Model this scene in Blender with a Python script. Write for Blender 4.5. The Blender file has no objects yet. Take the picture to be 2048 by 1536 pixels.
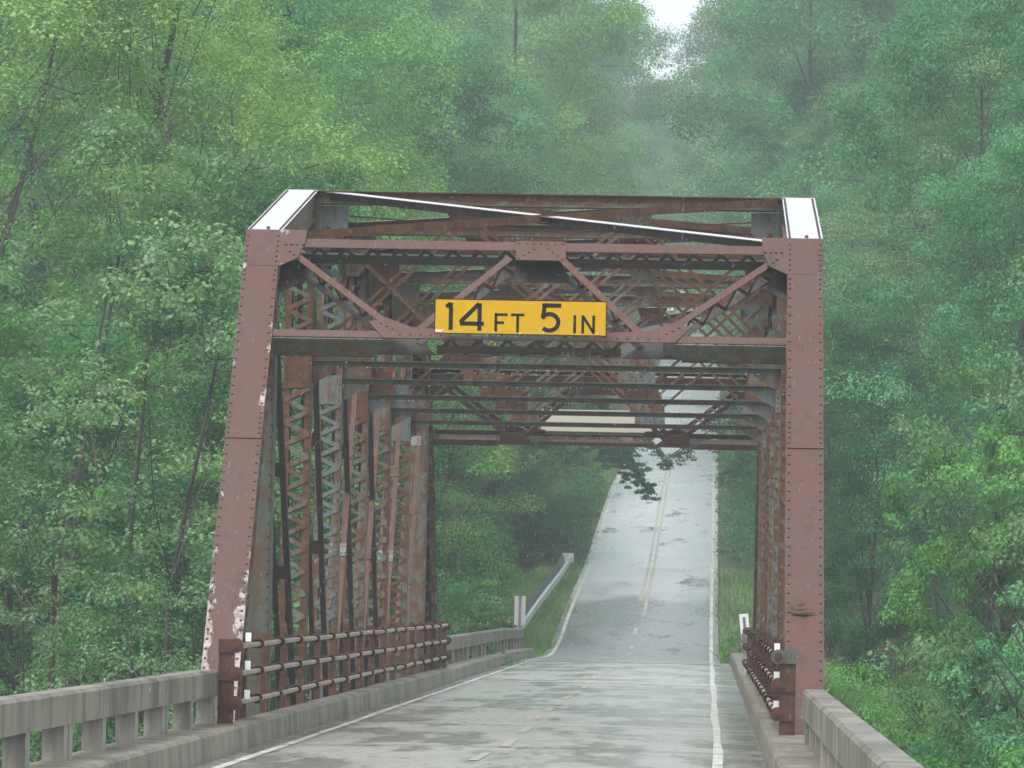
import bpy, math, random
import numpy as np
from mathutils import Vector, Matrix

SC = bpy.context.scene
C = bpy.data.collections.new("site"); SC.collection.children.link(C)
R = math.radians

# ------------------------------------------------------------------ camera
cam = bpy.data.cameras.new("camera"); camo = bpy.data.objects.new("camera", cam); C.objects.link(camo)
yaw, pitch, roll = 0.0410, 0.0435, 0.0198
fw = Vector((-math.sin(yaw)*math.cos(pitch), math.cos(yaw)*math.cos(pitch), math.sin(pitch)))
r0 = Vector((math.cos(yaw), math.sin(yaw), 0)); u0 = r0.cross(fw)
rr = math.cos(roll)*r0 + math.sin(roll)*u0; uu = math.cos(roll)*u0 - math.sin(roll)*r0
m = Matrix((rr, uu, -fw)).transposed().to_4x4(); m.translation = Vector((2.22, -52.02, 1.69))
camo.matrix_world = m
cam.lens = 170.95; cam.sensor_width = 36; cam.clip_start = 0.5; cam.clip_end = 3000
SC.camera = camo

# ------------------------------------------------------------------ sky, sun, exposure (overcast, raining)
SUN_EL, SUN_AZ = 58, 215
w = bpy.data.worlds.new("World"); SC.world = w; w.use_nodes = True
nt = w.node_tree; nt.nodes.clear()
sky = nt.nodes.new("ShaderNodeTexSky"); sky.sky_type = 'NISHITA'; sky.sun_disc = False
sky.sun_elevation = R(SUN_EL); sky.sun_rotation = R(SUN_AZ); sky.air_density = 1.0; sky.dust_density = 7.0; sky.ozone_density = 1.0
hs = nt.nodes.new("ShaderNodeHueSaturation"); hs.inputs['Saturation'].default_value = 0.35
mixc = nt.nodes.new("ShaderNodeMix"); mixc.data_type = 'RGBA'; mixc.inputs[0].default_value = 0.6
mixc.inputs[7].default_value = (9.0, 9.6, 10.4, 1)          # even cloud cover
bg = nt.nodes.new("ShaderNodeBackground"); bg.inputs['Strength'].default_value = 0.13
wo_ = nt.nodes.new("ShaderNodeOutputWorld")
nt.links.new(sky.outputs[0], hs.inputs['Color']); nt.links.new(hs.outputs[0], mixc.inputs[6])
nt.links.new(mixc.outputs[2], bg.inputs[0]); nt.links.new(bg.outputs[0], wo_.inputs[0])
sl = bpy.data.lights.new("sun", 'SUN'); sl.energy = 1.5; sl.angle = R(25); sl.color = (1, .97, .93)
so = bpy.data.objects.new("sun", sl); C.objects.link(so)
so.rotation_euler = (R(90-SUN_EL), 0, R(180-SUN_AZ)); so.location = (0, 0, 60)
SC.view_settings.view_transform = 'Standard'; SC.view_settings.look = 'None'
SC.view_settings.exposure = 0.55; SC.view_settings.gamma = 1.0; SC.view_settings.use_curve_mapping = False
SC.cycles.max_bounces = 8; SC.cycles.diffuse_bounces = 3; SC.cycles.glossy_bounces = 3
SC.cycles.transmission_bounces = 4; SC.cycles.volume_bounces = 1; SC.cycles.transparent_max_bounces = 8
SC.cycles.sample_clamp_indirect = 6; SC.cycles.use_denoising = True

# ------------------------------------------------------------------ helpers
def link(o, parent=None):
    C.objects.link(o)
    if parent is not None: o.parent = parent
    return o
def tag(o, label=None, cat=None, group=None, kind=None):
    if label: o['label'] = label
    if cat: o['category'] = cat
    if group: o['group'] = group
    if kind: o['kind'] = kind
    return o
def empty(name, loc=(0,0,0), rz=0, parent=None):
    o = bpy.data.objects.new(name, None); o.empty_display_size = .3
    o.location = loc; o.rotation_euler = (0,0,rz); return link(o, parent)
class MB:
    """collects boxes, bars, prisms, tubes; build() makes ONE mesh object"""
    def __init__(s): s.v=[]; s.f=[]
    def add(s, vs, fs):
        n=len(s.v); s.v += [tuple(v) for v in vs]; s.f += [tuple(i+n for i in f) for f in fs]; return s
    def box(s, x0,x1,y0,y1,z0,z1):
        return s.add([(x0,y0,z0),(x1,y0,z0),(x1,y1,z0),(x0,y1,z0),(x0,y0,z1),(x1,y0,z1),(x1,y1,z1),(x0,y1,z1)],
              [(0,3,2,1),(4,5,6,7),(0,1,5,4),(1,2,6,5),(2,3,7,6),(3,0,4,7)])
    def prism(s, p0, p1, prof, side):
        """prof: 2D points (a,b): a along side vector, b along (side x axis)"""
        p0=Vector(p0); p1=Vector(p1); ax=(p1-p0).normalized(); sd=Vector(side); sd=(sd-ax*sd.dot(ax)).normalized(); up=sd.cross(ax)
        n=len(prof); vs=[p0+sd*a+up*b for a,b in prof]+[p1+sd*a+up*b for a,b in prof]
        fs=[tuple(range(n-1,-1,-1)), tuple(range(n,2*n))]+[(i,(i+1)%n,n+(i+1)%n,n+i) for i in range(n)]
        return s.add(vs, fs)
    def bar(s, p0, p1, wd, th, side=(1,0,0)):
        a=wd/2; b=th/2
        return s.prism(p0,p1,[(-a,-b),(a,-b),(a,b),(-a,b)],side)
    def angle(s, p0, p1, a, b, t, side):
        """L section: leg a along side, leg b along side x axis (signs give the direction)"""
        ta=math.copysign(t,a); tb=math.copysign(t,b)
        return s.prism(p0,p1,[(0,0),(a,0),(a,tb),(ta,tb),(ta,b),(0,b)],side)
    def plate(s, pts, n, th):
        """flat polygon pts (3D) thickened by th along -n"""
        n=Vector(n).normalized(); k=len(pts); vs=[Vector(p) for p in pts]+[Vector(p)-n*th for p in pts]
        return s.add(vs,[tuple(range(k)),tuple(range(2*k-1,k-1,-1))]+[(i,k+i,k+(i+1)%k,(i+1)%k) for i in range(k)])
    def tube(s, pts, rad, n=8, caps=True):
        pts=[Vector(p) for p in pts]; m0=len(s.v); rads=rad if hasattr(rad,'__len__') else [rad]*len(pts)
        for i,p in enumerate(pts):
            t=(pts[min(i+1,len(pts)-1)]-pts[max(i-1,0)]).normalized()
            a=t.cross(Vector((0,0,1)) if abs(t.z)<.9 else Vector((1,0,0))).normalized(); b=t.cross(a)
            for k in range(n):
                an=2*math.pi*k/n; s.v.append(tuple(p+(a*math.cos(an)+b*math.sin(an))*rads[i]))
        for i in range(len(pts)-1):
            for k in range(n):
                s.f.append((m0+i*n+k, m0+i*n+(k+1)%n, m0+(i+1)*n+(k+1)%n, m0+(i+1)*n+k))
        if caps:
            s.f.append(tuple(m0+k for k in range(n))); s.f.append(tuple(m0+(len(pts)-1)*n+k for k in range(n-1,-1,-1)))
        return s
    def dome(s, c, nrm, r, h=.6):
        """a rivet head"""
        nrm=Vector(nrm).normalized(); a=nrm.cross(Vector((1,0,0)) if abs(nrm.x)<.9 else Vector((0,0,1))).normalized(); b=nrm.cross(a); c=Vector(c)
        vs=[c+(a*math.cos(k*math.pi/3)+b*math.sin(k*math.pi/3))*r for k in range(6)]
        vs+=[c+(a*math.cos(k*math.pi/3)+b*math.sin(k*math.pi/3))*r*.6+nrm*r*h for k in range(6)]
        return s.add(vs,[(k,(k+1)%6,6+(k+1)%6,6+k) for k in range(6)]+[tuple(range(6,12))])
    def build(s, name, mat, parent=None, smooth=False):
        me=bpy.data.meshes.new(name); me.from_pydata(s.v,[],s.f); me.validate(); me.materials.append(mat)
        if smooth: me.polygons.foreach_set('use_smooth',[True]*len(me.polygons))
        me.update(); o=bpy.data.objects.new(name,me); return link(o,parent)
def fast_mesh(name, V, F, mat, attrs=None, smooth=False):
    """numpy verts (n,3), faces (m,k)"""
    me=bpy.data.meshes.new(name); k=F.shape[1]
    me.vertices.add(len(V)); me.vertices.foreach_set('co', V.astype(np.float32).ravel())
    me.loops.add(F.size); me.loops.foreach_set('vertex_index', F.astype(np.int32).ravel())
    me.polygons.add(len(F)); me.polygons.foreach_set('loop_start', np.arange(0,F.size,k,dtype=np.int32))
    me.polygons.foreach_set('use_smooth', np.full(len(F), smooth))
    me.update(calc_edges=True)
    if attrs:
        for an,av in attrs.items():
            a=me.attributes.new(an,'FLOAT','POINT'); a.data.foreach_set('value', av.astype(np.float32))
    me.materials.append(mat); return me

# ------------------------------------------------------------------ materials
class NT:
    def __init__(s, name):
        s.m=bpy.data.materials.new(name); s.m.use_nodes=True; s.t=s.m.node_tree; s.t.nodes.clear()
        s.out=s.t.nodes.new("ShaderNodeOutputMaterial"); s.p=s.t.nodes.new("ShaderNodeBsdfPrincipled")
        s.t.links.new(s.p.outputs[0], s.out.inputs[0]); s.pos=None
    def n(s, t, **kw):
        x=s.t.nodes.new(t)
        for k,v in kw.items(): setattr(x,k,v)
        return x
    def l(s,a,b): s.t.links.new(a,b)
    def coord(s):
        if s.pos is None: s.pos=s.n("ShaderNodeNewGeometry").outputs['Position']
        return s.pos
    def noise(s, scale, detail=6, rough=.6, sc=(1,1,1), loc=(0,0,0)):
        mp=s.n("ShaderNodeMapping"); mp.inputs['Scale'].default_value=sc; mp.inputs['Location'].default_value=loc
        s.l(s.coord(), mp.inputs[0]); x=s.n("ShaderNodeTexNoise"); x.inputs['Scale'].default_value=scale
        x.inputs['Detail'].default_value=detail; x.inputs['Roughness'].default_value=rough; s.l(mp.outputs[0],x.inputs[0]); return x.outputs[0]
    def rng(s, v, a, b, c=0., d=1.):
        x=s.n("ShaderNodeMapRange"); s.l(v,x.inputs[0])
        for i,q in enumerate((a,b,c,d)): x.inputs[i+1].default_value=q
        return x.outputs[0]
    def mix(s, f, a, b):
        x=s.n("ShaderNodeMix",data_type='RGBA')
        for i,q in ((0,f),(6,a),(7,b)):
            if isinstance(q,tuple): x.inputs[i].default_value=(*q,1)
            elif isinstance(q,(int,float)): x.inputs[i].default_value=q
            else: s.l(q,x.inputs[i])
        return x.outputs[2]
    def math(s, op, a, b=0., c=0.):
        x=s.n("ShaderNodeMath",operation=op)
        for i,q in enumerate((a,b,c)):
            if isinstance(q,(int,float)): x.inputs[i].default_value=q
            else: s.l(q,x.inputs[i])
        return x.outputs[0]
    def axis(s, k):
        x=s.n("ShaderNodeSeparateXYZ"); s.l(s.coord(),x.inputs[0]); return x.outputs[k]
    def bump(s, h, st=.3, dist=.01):
        b=s.n("ShaderNodeBump"); b.inputs['Strength'].default_value=st; b.inputs['Distance'].default_value=dist
        s.l(h,b.inputs['Height']); s.l(b.outputs[0],s.p.inputs['Normal'])
    def set(s, col=None, rough=None, **kw):
        if col is not None:
            if isinstance(col,tuple): s.p.inputs['Base Color'].default_value=(*col,1)
            else: s.l(col,s.p.inputs['Base Color'])
        if rough is not None:
            if isinstance(rough,(int,float)): s.p.inputs['Roughness'].default_value=rough
            else: s.l(rough,s.p.inputs['Roughness'])
        for k,v in kw.items():
            i=s.p.inputs[k.replace('_',' ')]
            if isinstance(v,(int,float)): i.default_value=v
            else: s.l(v,i)
        return s.m

def steel(name, paint, rust, under, bias=.5, streak=True, rough=.5, peel=False, bs=1.6):
    t=NT(name)
    big=t.noise(bs,5,.68); fine=t.noise(14,6,.7); st=t.noise(9,5,.6,(1,1,.12))
    mixv=t.math('ADD', t.math('MULTIPLY',big,.6), t.math('MULTIPLY',st if streak else fine,.4))
    f=t.rng(mixv,bias-.06,bias+.06)
    c=t.mix(f,paint,rust); c=t.mix(t.rng(fine,.52,.70,0,.75),c,under); c=t.mix(t.rng(t.noise(5,6,.7,(1,1,.06),(2,9,4)),.54,.66,0,.5),c,tuple(q*.45 for q in paint))
    if peel:    # old pale primer showing where the brown coat has flaked off, low down on the post
        z=t.axis(2); x=t.axis(0)
        hgt=t.rng(z,2.6,.3,0,.27); side=t.math('ABSOLUTE',t.math('SUBTRACT',x,-3.11)); edge=t.rng(side,.06,.2,-.16,.06)
        left=t.rng(x,-1,-2,-.34,-.02)
        k=t.noise(5.5,5,.62,(1.6,1,.45)); v=t.math('ADD',t.math('ADD',t.math('ADD',k,hgt),edge),left)
        spot=t.rng(t.noise(3.1,4,.7,(1,1,1),(4,2,7)),.72,.76)
        pk=t.math('MAXIMUM', t.rng(v,.62,.67), t.math('MULTIPLY',spot,.8))
        c=t.mix(pk,c,t.mix(t.rng(t.noise(16,5,.75),.35,.65),(.17,.11,.10),(.46,.42,.40)))
    t.bump(fine,.35,.006)
    return t.set(c, t.rng(fine,.3,.7,rough-.12,rough+.15), Coat_Weight=.08, Coat_Roughness=.3, Specular_IOR_Level=.35)
M={}
M['face']=steel('brown_red_oxide_paint',(.083,.039,.033),(.090,.034,.020),(.125,.070,.060),.49,rough=.6,peel=True)
M['bar']=steel('brown_paint_on_bars',(.090,.041,.034),(.088,.033,.021),(.13,.066,.053),.50,rough=.6)
M['diag']=steel('faded_brown_paint_on_diagonals',(.070,.034,.026),(.11,.042,.018),(.045,.03,.025),.49,rough=.65,bs=4.5)
M['mix']=steel('rusty_grey_green_paint',(.13,.14,.115),(.12,.046,.018),(.05,.026,.016),.49,rough=.55,bs=4.5)
M['rust']=steel('orange_brown_rust',(.070,.032,.019),(.125,.050,.018),(.036,.021,.015),.49,rough=.7,bs=4.5)
M['rust2']=steel('deep_brown_rust',(.062,.027,.019),(.092,.037,.019),(.032,.021,.018),.5,rough=.7,bs=4.5)
M['grey']=steel('pale_grey_paint',(.135,.15,.145),(.13,.06,.026),(.10,.10,.09),.56,rough=.5,bs=4.5)
M['green']=steel('grey_green_paint',(.085,.10,.082),(.10,.055,.025),(.05,.05,.04),.52,rough=.5,bs=4.5)
M['dark']=steel('dark_shade_and_scar_steel',(.03,.028,.026),(.05,.024,.016),(.035,.03,.027),.52,rough=.5)  # shade of rear and down-facing steel put into the colour; also the dent scar
t=NT('wet_cover_plate'); f=t.noise(6,4,.6)
M['cover']=t.set(t.mix(t.rng(f,.4,.7),(.2,.125,.11),(.24,.17,.15)),.16,Coat_Weight=1.0,Coat_Roughness=.05,Coat_IOR=1.5)
t=NT('rivet_steel'); M['rivet']=t.set((.035,.018,.015),.5)
t=NT('galvanised_pipe'); f=t.noise(12,5,.6,(1,.5,1))
M['pipe']=t.set(t.mix(t.rng(f,.45,.62),(.36,.31,.27),(.2,.11,.075)),.35)
t=NT('white_plate'); M['white']=t.set((.78,.79,.78),.4)
t=NT('dark_ink'); M['black']=t.set((.01,.012,.014),.6,Specular_IOR_Level=.15)
t=NT('amber_sign_sheet'); f=t.noise(9,3,.5); M['amber']=t.set(t.mix(f,(.56,.32,.006),(.64,.38,.008)),.5,Specular_IOR_Level=.15)
t=NT('sign_back_aluminium'); M['cream']=t.set((.60,.57,.46),.4)
M['postgrey']=NT('grey_channel_post').set((.12,.14,.14),.5)
t=NT('dull_sign_back'); M['cream2']=t.set((.42,.42,.40),.45)
t=NT('galvanised_rail'); f=t.noise(2.2,4,.6); M['galv']=t.set(t.mix(f,(.42,.45,.46),(.55,.58,.59)),.35,Metallic=.2)

def concrete(name, base, dark, warm=(.25,.17,.10), rough=.6, streak=1.):
    t=NT(name); st=t.noise(2.4,7,.78,(1,1,.10)); bl=t.noise(.7,5,.65); fi=t.noise(30,6,.75)
    d=t.rng(t.math('ADD',t.math('MULTIPLY',st,.6),t.math('MULTIPLY',bl,.4)),.45,.55)
    c=t.mix(d,base,dark); c=t.mix(t.rng(t.noise(1.9,4,.6,(1,1,.12),(9,3,1)),.56,.7,0,.55*streak),c,warm)
    c=t.mix(t.rng(fi,.3,.75,0,.35),c,tuple(x*.55 for x in dark)); t.bump(fi,.4,.008)
    return t.set(c,rough,Coat_Weight=.35,Coat_Roughness=.28)
M['conc']=concrete('weathered_parapet_concrete',(.23,.20,.145),(.045,.042,.032))
M['kerb']=concrete('kerb_concrete',(.26,.225,.16),(.07,.064,.048))
M['post']=concrete('pale_post_concrete',(.30,.285,.24),(.15,.14,.12))

def deckmat():
    t=NT('wet_deck_concrete'); x=t.axis(0)
    a=t.noise(.5,6,.6,(1,.35,1)); b=t.noise(.9,6,.62,(.7,.2,1),(3,1,0)); fi=t.noise(9,5,.7,(.8,1,1)); tr=t.noise(2.2,4,.6,(1,.12,1),(7,0,0))
    c=t.mix(t.rng(a,.38,.62),(.40,.39,.35),(.27,.27,.245))
    wet=t.rng(t.math('ADD',t.math('MULTIPLY',b,.75),t.math('MULTIPLY',tr,.25)),.49,.55)
    c=t.mix(t.math('MULTIPLY',wet,.68),c,(.11,.12,.08))
    c=t.mix(t.rng(t.noise(.8,5,.6,(1,1,1),(1,8,2)),.55,.68,0,.5),c,(.26,.2,.16))
    # loose grit along the gutters
    side=t.rng(t.math('ABSOLUTE',t.math('SUBTRACT',x,.1)),2.25,2.5)
    c=t.mix(t.math('MULTIPLY',side,t.rng(t.noise(2.2,6,.7,(1,.35,1),(8,8,0)),.36,.56,.3,1.)),c,(.085,.08,.065))
    t.bump(fi,.25,.01)
    return t.set(c,t.rng(t.math('ADD',t.math('MULTIPLY',a,.5),t.math('MULTIPLY',fi,.5)),.4,.6,.22,.5),Specular_IOR_Level=.6,Coat_Weight=t.rng(wet,0,1,.35,.9),Coat_Roughness=t.rng(fi,.35,.65,.10,.26))
M['deck']=deckmat()
def roadmat():
    t=NT('wet_asphalt_painted_glare'); a=t.noise(.22,6,.62,(1.3,.35,.35)); b=t.noise(.55,6,.7,(1.2,.3,.3),(5,2,0)); fi=t.noise(7,4,.7)
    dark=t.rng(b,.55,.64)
    c=t.mix(t.rng(a,.4,.6),(.50,.51,.52),(.38,.39,.40)); lowp=t.rng(t.math('ADD',t.axis(1),t.math('MULTIPLY',t.rng(a,.35,.65,-1,1),14.)),130,118); c=t.mix(lowp,c,(.07,.073,.075)); c=t.mix(dark,c,(.07,.073,.075)); c=t.mix(t.rng(fi,.5,.75,0,.3),c,(.2,.2,.2))  # pale upper road: sky glare on the water film put into the base colour
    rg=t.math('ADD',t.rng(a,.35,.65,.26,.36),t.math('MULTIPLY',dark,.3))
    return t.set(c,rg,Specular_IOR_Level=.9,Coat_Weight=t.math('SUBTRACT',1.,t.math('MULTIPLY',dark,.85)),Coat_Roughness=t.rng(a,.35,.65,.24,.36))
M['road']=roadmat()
def linemat(name,col,under,thr,sc=(1,1,1)):
    t=NT(name); f=t.rng(t.math('ADD',t.math('MULTIPLY',t.noise(1.3,6,.75,sc),.6),t.math('MULTIPLY',t.noise(9,4,.7),.4)),thr-.05,thr+.04)
    return t.set(t.mix(f,col,under),.35)
M['wline']=linemat('worn_white_paint',(.64,.64,.58),(.30,.29,.26),.51)
M['yline']=linemat('worn_yellow_paint',(.50,.36,.15),(.30,.29,.25),.47)
M['eline']=linemat('road_edge_white_paint',(.55,.54,.46),(.2,.2,.18),.53)
M['ydouble']=linemat('yellow_road_paint',(.46,.38,.20),(.27,.27,.27),.49)
M['joint']=NT('joint_filler').set((.03,.03,.03),.6)
M['jointl']=NT('pale_joint').set((.5,.5,.46),.5)
def groundmat():
    t=NT('leafy_ground'); a=t.noise(.25,6,.65); f=t.noise(3,6,.7)
    c=t.mix(t.rng(a,.4,.62),(.05,.085,.022),(.075,.06,.035)); c=t.mix(t.rng(f,.4,.7,0,.7),c,(.03,.055,.018))
    t.bump(f,.6,.1); return t.set(c,.8)
M['ground']=groundmat()
t=NT('muddy_river'); t.bump(t.noise(2.,4,.6),.4,.05); M['water']=t.set((.06,.06,.035),.08)
def barkmat(name,a,b):
    t=NT(name); f=t.noise(5,6,.7,(1,1,.2)); t.bump(f,.5,.03); return t.set(t.mix(t.rng(f,.35,.65),a,b),.7)
M['bark']=barkmat('grey_bark',(.05,.052,.034),(.022,.025,.016))
M['barkpale']=barkmat('pale_bark',(.11,.105,.08),(.045,.044,.032))
M['pole']=barkmat('reddish_pole_wood',(.20,.10,.06),(.11,.055,.035))
def leafmat(name, dk, mid, lt, trans=.42, rough=.6):
    t=NT(name); at=t.n("ShaderNodeAttribute",attribute_name='tint'); oi=t.n("ShaderNodeObjectInfo")
    v=t.math('ADD',at.outputs['Fac'],t.math('MULTIPLY',t.math('SUBTRACT',oi.outputs['Random'],.5),.5))
    cr=t.n("ShaderNodeValToRGB"); e=cr.color_ramp.elements
    e[0].position=.1; e[0].color=(*dk,1); e[1].position=.9; e[1].color=(*lt,1); q=e.new(.5); q.color=(*mid,1)
    t.l(v,cr.inputs[0]); t.set(cr.outputs[0],rough,Specular_IOR_Level=.22)
    tr=t.n("ShaderNodeBsdfTranslucent"); 
    tc=t.mix(.55,cr.outputs[0],(.09,.25,.02)); t.l(tc,tr.inputs[0])
    mx=t.n("ShaderNodeMixShader"); mx.inputs[0].default_value=trans
    t.l(t.p.outputs[0],mx.inputs[1]); t.l(tr.outputs[0],mx.inputs[2]); t.l(mx.outputs[0],t.out.inputs[0]); return t.m
M['l_syc']=leafmat('pale_sycamore_leaf',(.065,.18,.06),(.155,.31,.12),(.31,.48,.24))
M['l_dense']=leafmat('deep_green_leaf',(.010,.062,.023),(.026,.130,.044),(.07,.25,.085))
M['l_airy']=leafmat('yellow_green_leaf',(.10,.24,.05),(.205,.40,.095),(.34,.54,.17))
M['l_broad']=leafmat('mid_green_leaf',(.040,.18,.07),(.095,.32,.13),(.19,.47,.22))
M['l_bush']=leafmat('fresh_green_leaf',(.055,.20,.038),(.13,.35,.075),(.25,.51,.15))
M['l_grass']=leafmat('grass_blade',(.08,.20,.05),(.15,.31,.08),(.27,.40,.14),.3)

# ------------------------------------------------------------------ road profile and ground
RY=np.array([-400,-60,60,76,93,100,116,141,158,185,235,300,380,440,486,505,560,900.])
RZ=np.array([0,0,0,0,-.10,.12,1.42,3.05,4.7,7.1,10.7,16.3,23.4,29.2,33.8,34.5,33.5,20.])
def zr(y):
    y=np.asarray(y,float); k=np.linspace(-5,5,11); return np.mean([np.interp(y+q,RY,RZ) for q in k],axis=0)*(y>72)
def xc(y):  # road centre line
    y=np.asarray(y,float); return -.03+.0*y+np.interp(y,[0,74,120,240,600],[0,0,.0,.1,1.2])
def sm(a,b,x): t=np.clip((x-a)/(b-a),0,1); return t*t*(3-2*t)
def wob(x,y): return np.sin(x*.31+y*.17)*.5+np.sin(x*.13-y*.23+2)*.7+np.sin(x*.71+y*.53+1)*.2
def ground(x,y):
    x=np.asarray(x,float); y=np.asarray(y,float); r=zr(y); dx=x-xc(y); ax=np.abs(dx)
    low=-6.2+.35*wob(x,y) - 2.6*(sm(4,12,y)-sm(30,40,y)) + np.clip(ax-9,0,40)*.06 + 5.0*sm(42,86,y)*(dx>0)
    bank=np.clip(ax-6.5,0,60)*.30; bank=14*np.tanh(bank/14)
    high=r-.12-.35*sm(3.6,5.0,ax)*(1-sm(5.2,7,ax))+bank+.25*wob(x,y)*sm(5,9,ax)
    s=sm(84,125,y); z=low*(1-s)+high*s
    emb=r-.12-np.clip(ax-4.3,0,40)/1.7; z=np.where(y>76,np.maximum(z,emb),z)
    z=np.where((y>78)&(ax<3.6),np.minimum(z,r-.10),z)
    return z
def sheet(name, xs, ys, fz, mat, label=None):
    X,Y=np.meshgrid(xs,ys); Z=fz(X,Y); V=np.stack([X.ravel(),Y.ravel(),Z.ravel()],1); nx=len(xs); ny=len(ys)
    i=(np.arange(ny-1)[:,None]*nx+np.arange(nx-1)[None,:]).ravel(); F=np.stack([i,i+1,i+nx+1,i+nx],1)
    me=fast_mesh(name,V,F,mat,smooth=True); o=link(bpy.data.objects.new(name,me)); tag(o,kind='structure'); return o
gx=np.unique(np.concatenate([np.linspace(-900,-60,20),np.arange(-60,60.1,1.0),np.linspace(60,900,20),np.arange(-5,5.1,.35)]))
gy=np.unique(np.concatenate([np.linspace(-600,-60,14),np.arange(-60,300,2.0),np.arange(300,620,5.),np.linspace(620,1500,20)]))
sheet('ground',gx,gy,ground,M['ground'])
sheet('river',np.linspace(-300,300,20),np.linspace(3,39,6),lambda x,y:x*0-7.4,M['water'])

# ------------------------------------------------------------------ road, deck, markings
XT=.10
def crown(x): return .035*(1-((x+.03)/2.7)**2)
sheet('bridge_deck',np.linspace(XT-2.76,XT+2.76,13),np.arange(-120,74.3,2.01),lambda x,y:crown(x)+y*0,M['deck'])
o=MB().box(XT-3.3,XT+3.3,-120,0,-.42,-.06).box(XT-2.95,XT+2.95,0,41.6,-.32,-.06).box(XT-3.3,XT+3.3,41.6,93,-.42,-.16).build('bridge_slab',M['conc']); tag(o,kind='structure')
ys=np.concatenate([np.arange(74.2,300,1.5),np.arange(300,900,5)])
def strip(name,x0,x1,ys,fz,mat,nx=2):
    V=[];F=[]
    for j,y in enumerate(ys):
        for q in np.linspace(x0,x1,nx): x=float(xc(y))+q; V.append((x,y,float(fz(x,y))))
    for j in range(len(ys)-1):
        for i in range(nx-1): a=j*nx+i; F.append((a,a+1,a+nx+1,a+nx))
    me=fast_mesh(name,np.array(V),np.array(F),mat,smooth=True); return tag(link(bpy.data.objects.new(name,me)),kind='structure')
def rz_(x,y,o=0): return zr(y)+.03*(1-((x-float(xc(y)))/3)**2)+o
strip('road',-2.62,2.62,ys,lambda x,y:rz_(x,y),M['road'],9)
strip('edge_line_left',-2.45,-2.34,ys[1:],lambda x,y:rz_(x,y,.006),M['eline'])
strip('edge_line_right',2.34,2.45,ys[1:],lambda x,y:rz_(x,y,.006),M['eline'])
strip('yellow_centre_line_left',-.14,-.03,np.arange(118,500,2.),lambda x,y:rz_(x,y,.006),M['ydouble'])
strip('yellow_centre_line_right',.07,.18,np.arange(112,500,2.),lambda x,y:rz_(x,y,.006),M['ydouble'])
for a,b in ((76.5,79),(82,84),(87,89.5),(93,95),(98,100),(104,107)):
    strip('yellow_centre_dash',-.13,.0,np.linspace(a,b,4),lambda x,y:rz_(x,y,.007),M['ydouble'])
yd=np.arange(-60,74.2,2.0)
def wavy(name,xa,wd,mat,ys,amp=.009):
    V=[];F=[]
    for j,y in enumerate(ys):
        dx=amp*math.sin(y*.23)+amp*math.sin(y*.61+1)*.6; ww=wd*(1+.14*math.sin(y*.31+2)+.08*math.sin(y*.83))
        for q in (-.5,.5): x=xa+dx+q*ww; V.append((x,y,crown(x)+.006))
    for j in range(len(ys)-1): a=2*j; F.append((a,a+1,a+3,a+2))
    me=fast_mesh(name,np.array(V,float),np.array(F),mat); tag(link(bpy.data.objects.new(name,me)),kind='structure')
wavy('white_line_left',-2.36,.10,M['wline'],yd); wavy('white_line_right',2.36,.098,M['wline'],yd)
random.seed(4)
y=-40.
while y<72:
    L=random.uniform(1.6,3.2); wavy('yellow_centre_dash',-.03+random.uniform(-.04,.04),random.uniform(.07,.13),M['yline'],np.linspace(y,y+L,5),.03); y+=L+random.uniform(2.0,3.6)
def cross(name,y,wd,mat,off):
    V=[];F=[]
    xs=np.linspace(XT-2.74,XT+2.74,13)
    for x in xs: V+= [(x,y,crown(x)+off),(x,y+wd,crown(x)+off)]
    for i in range(12): a=2*i; F.append((a,a+2,a+3,a+1))
    me=fast_mesh(name,np.array(V),np.array(F),mat); tag(link(bpy.data.objects.new(name,me)),kind='structure')
cross('dark_deck_joint',1.0,.09,M['joint'],.012); cross('pale_deck_joint',42.1,.5,M['jointl'],.010); cross('pale_deck_joint',73.6,.5,M['jointl'],.010)
for yy in (10.4,20.8,31.2,58.): cross('pale_deck_joint',yy,.12,M['jointl'],.010)

# kerbs in concrete lengths
def kerb(side, y0, y1, inner, outer, name, z=.27, drop=0):
    a=XT+side*inner; b=XT+side*outer; n=max(1,round((y1-y0)/5.2)); root=None
    for i in range(n):
        ya=y0+(y1-y0)*i/n+.006; yb=y0+(y1-y0)*(i+1)/n-.006; za=z+float(zr(ya)); zb_=z+float(zr(yb)); s=side
        prof=[(a,-.05),(a+s*.02,z-.03),(a+s*.05,z),(b,z),(b,-.05)]
        vs=[(p[0],ya,p[1]+float(zr(ya))) for p in prof]+[(p[0],yb,p[1]+float(zr(yb))) for p in prof]
        o=MB().add(vs,[(0,1,2,3,4),(9,8,7,6,5)]+[(k,(k+1)%5+0,(k+1)%5+5,k+5) for k in range(5)]).build('kerb_stone' if i else name,M['kerb'],root)
        if i==0: root=o; tag(o,kind='structure')
kerb(-1,0,41.6,2.75,3.02,'left_bridge_kerb'); kerb(1,0,41.6,2.75,3.02,'right_bridge_kerb')
kerb(-1,-72,-.02,2.75,3.3,'left_near_kerb'); kerb(1,-72,-.02,2.75,3.3,'right_near_kerb')
kerb(-1,41.65,86,2.75,3.3,'left_far_kerb'); kerb(1,41.65,84,2.75,3.3,'right_far_kerb')

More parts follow.
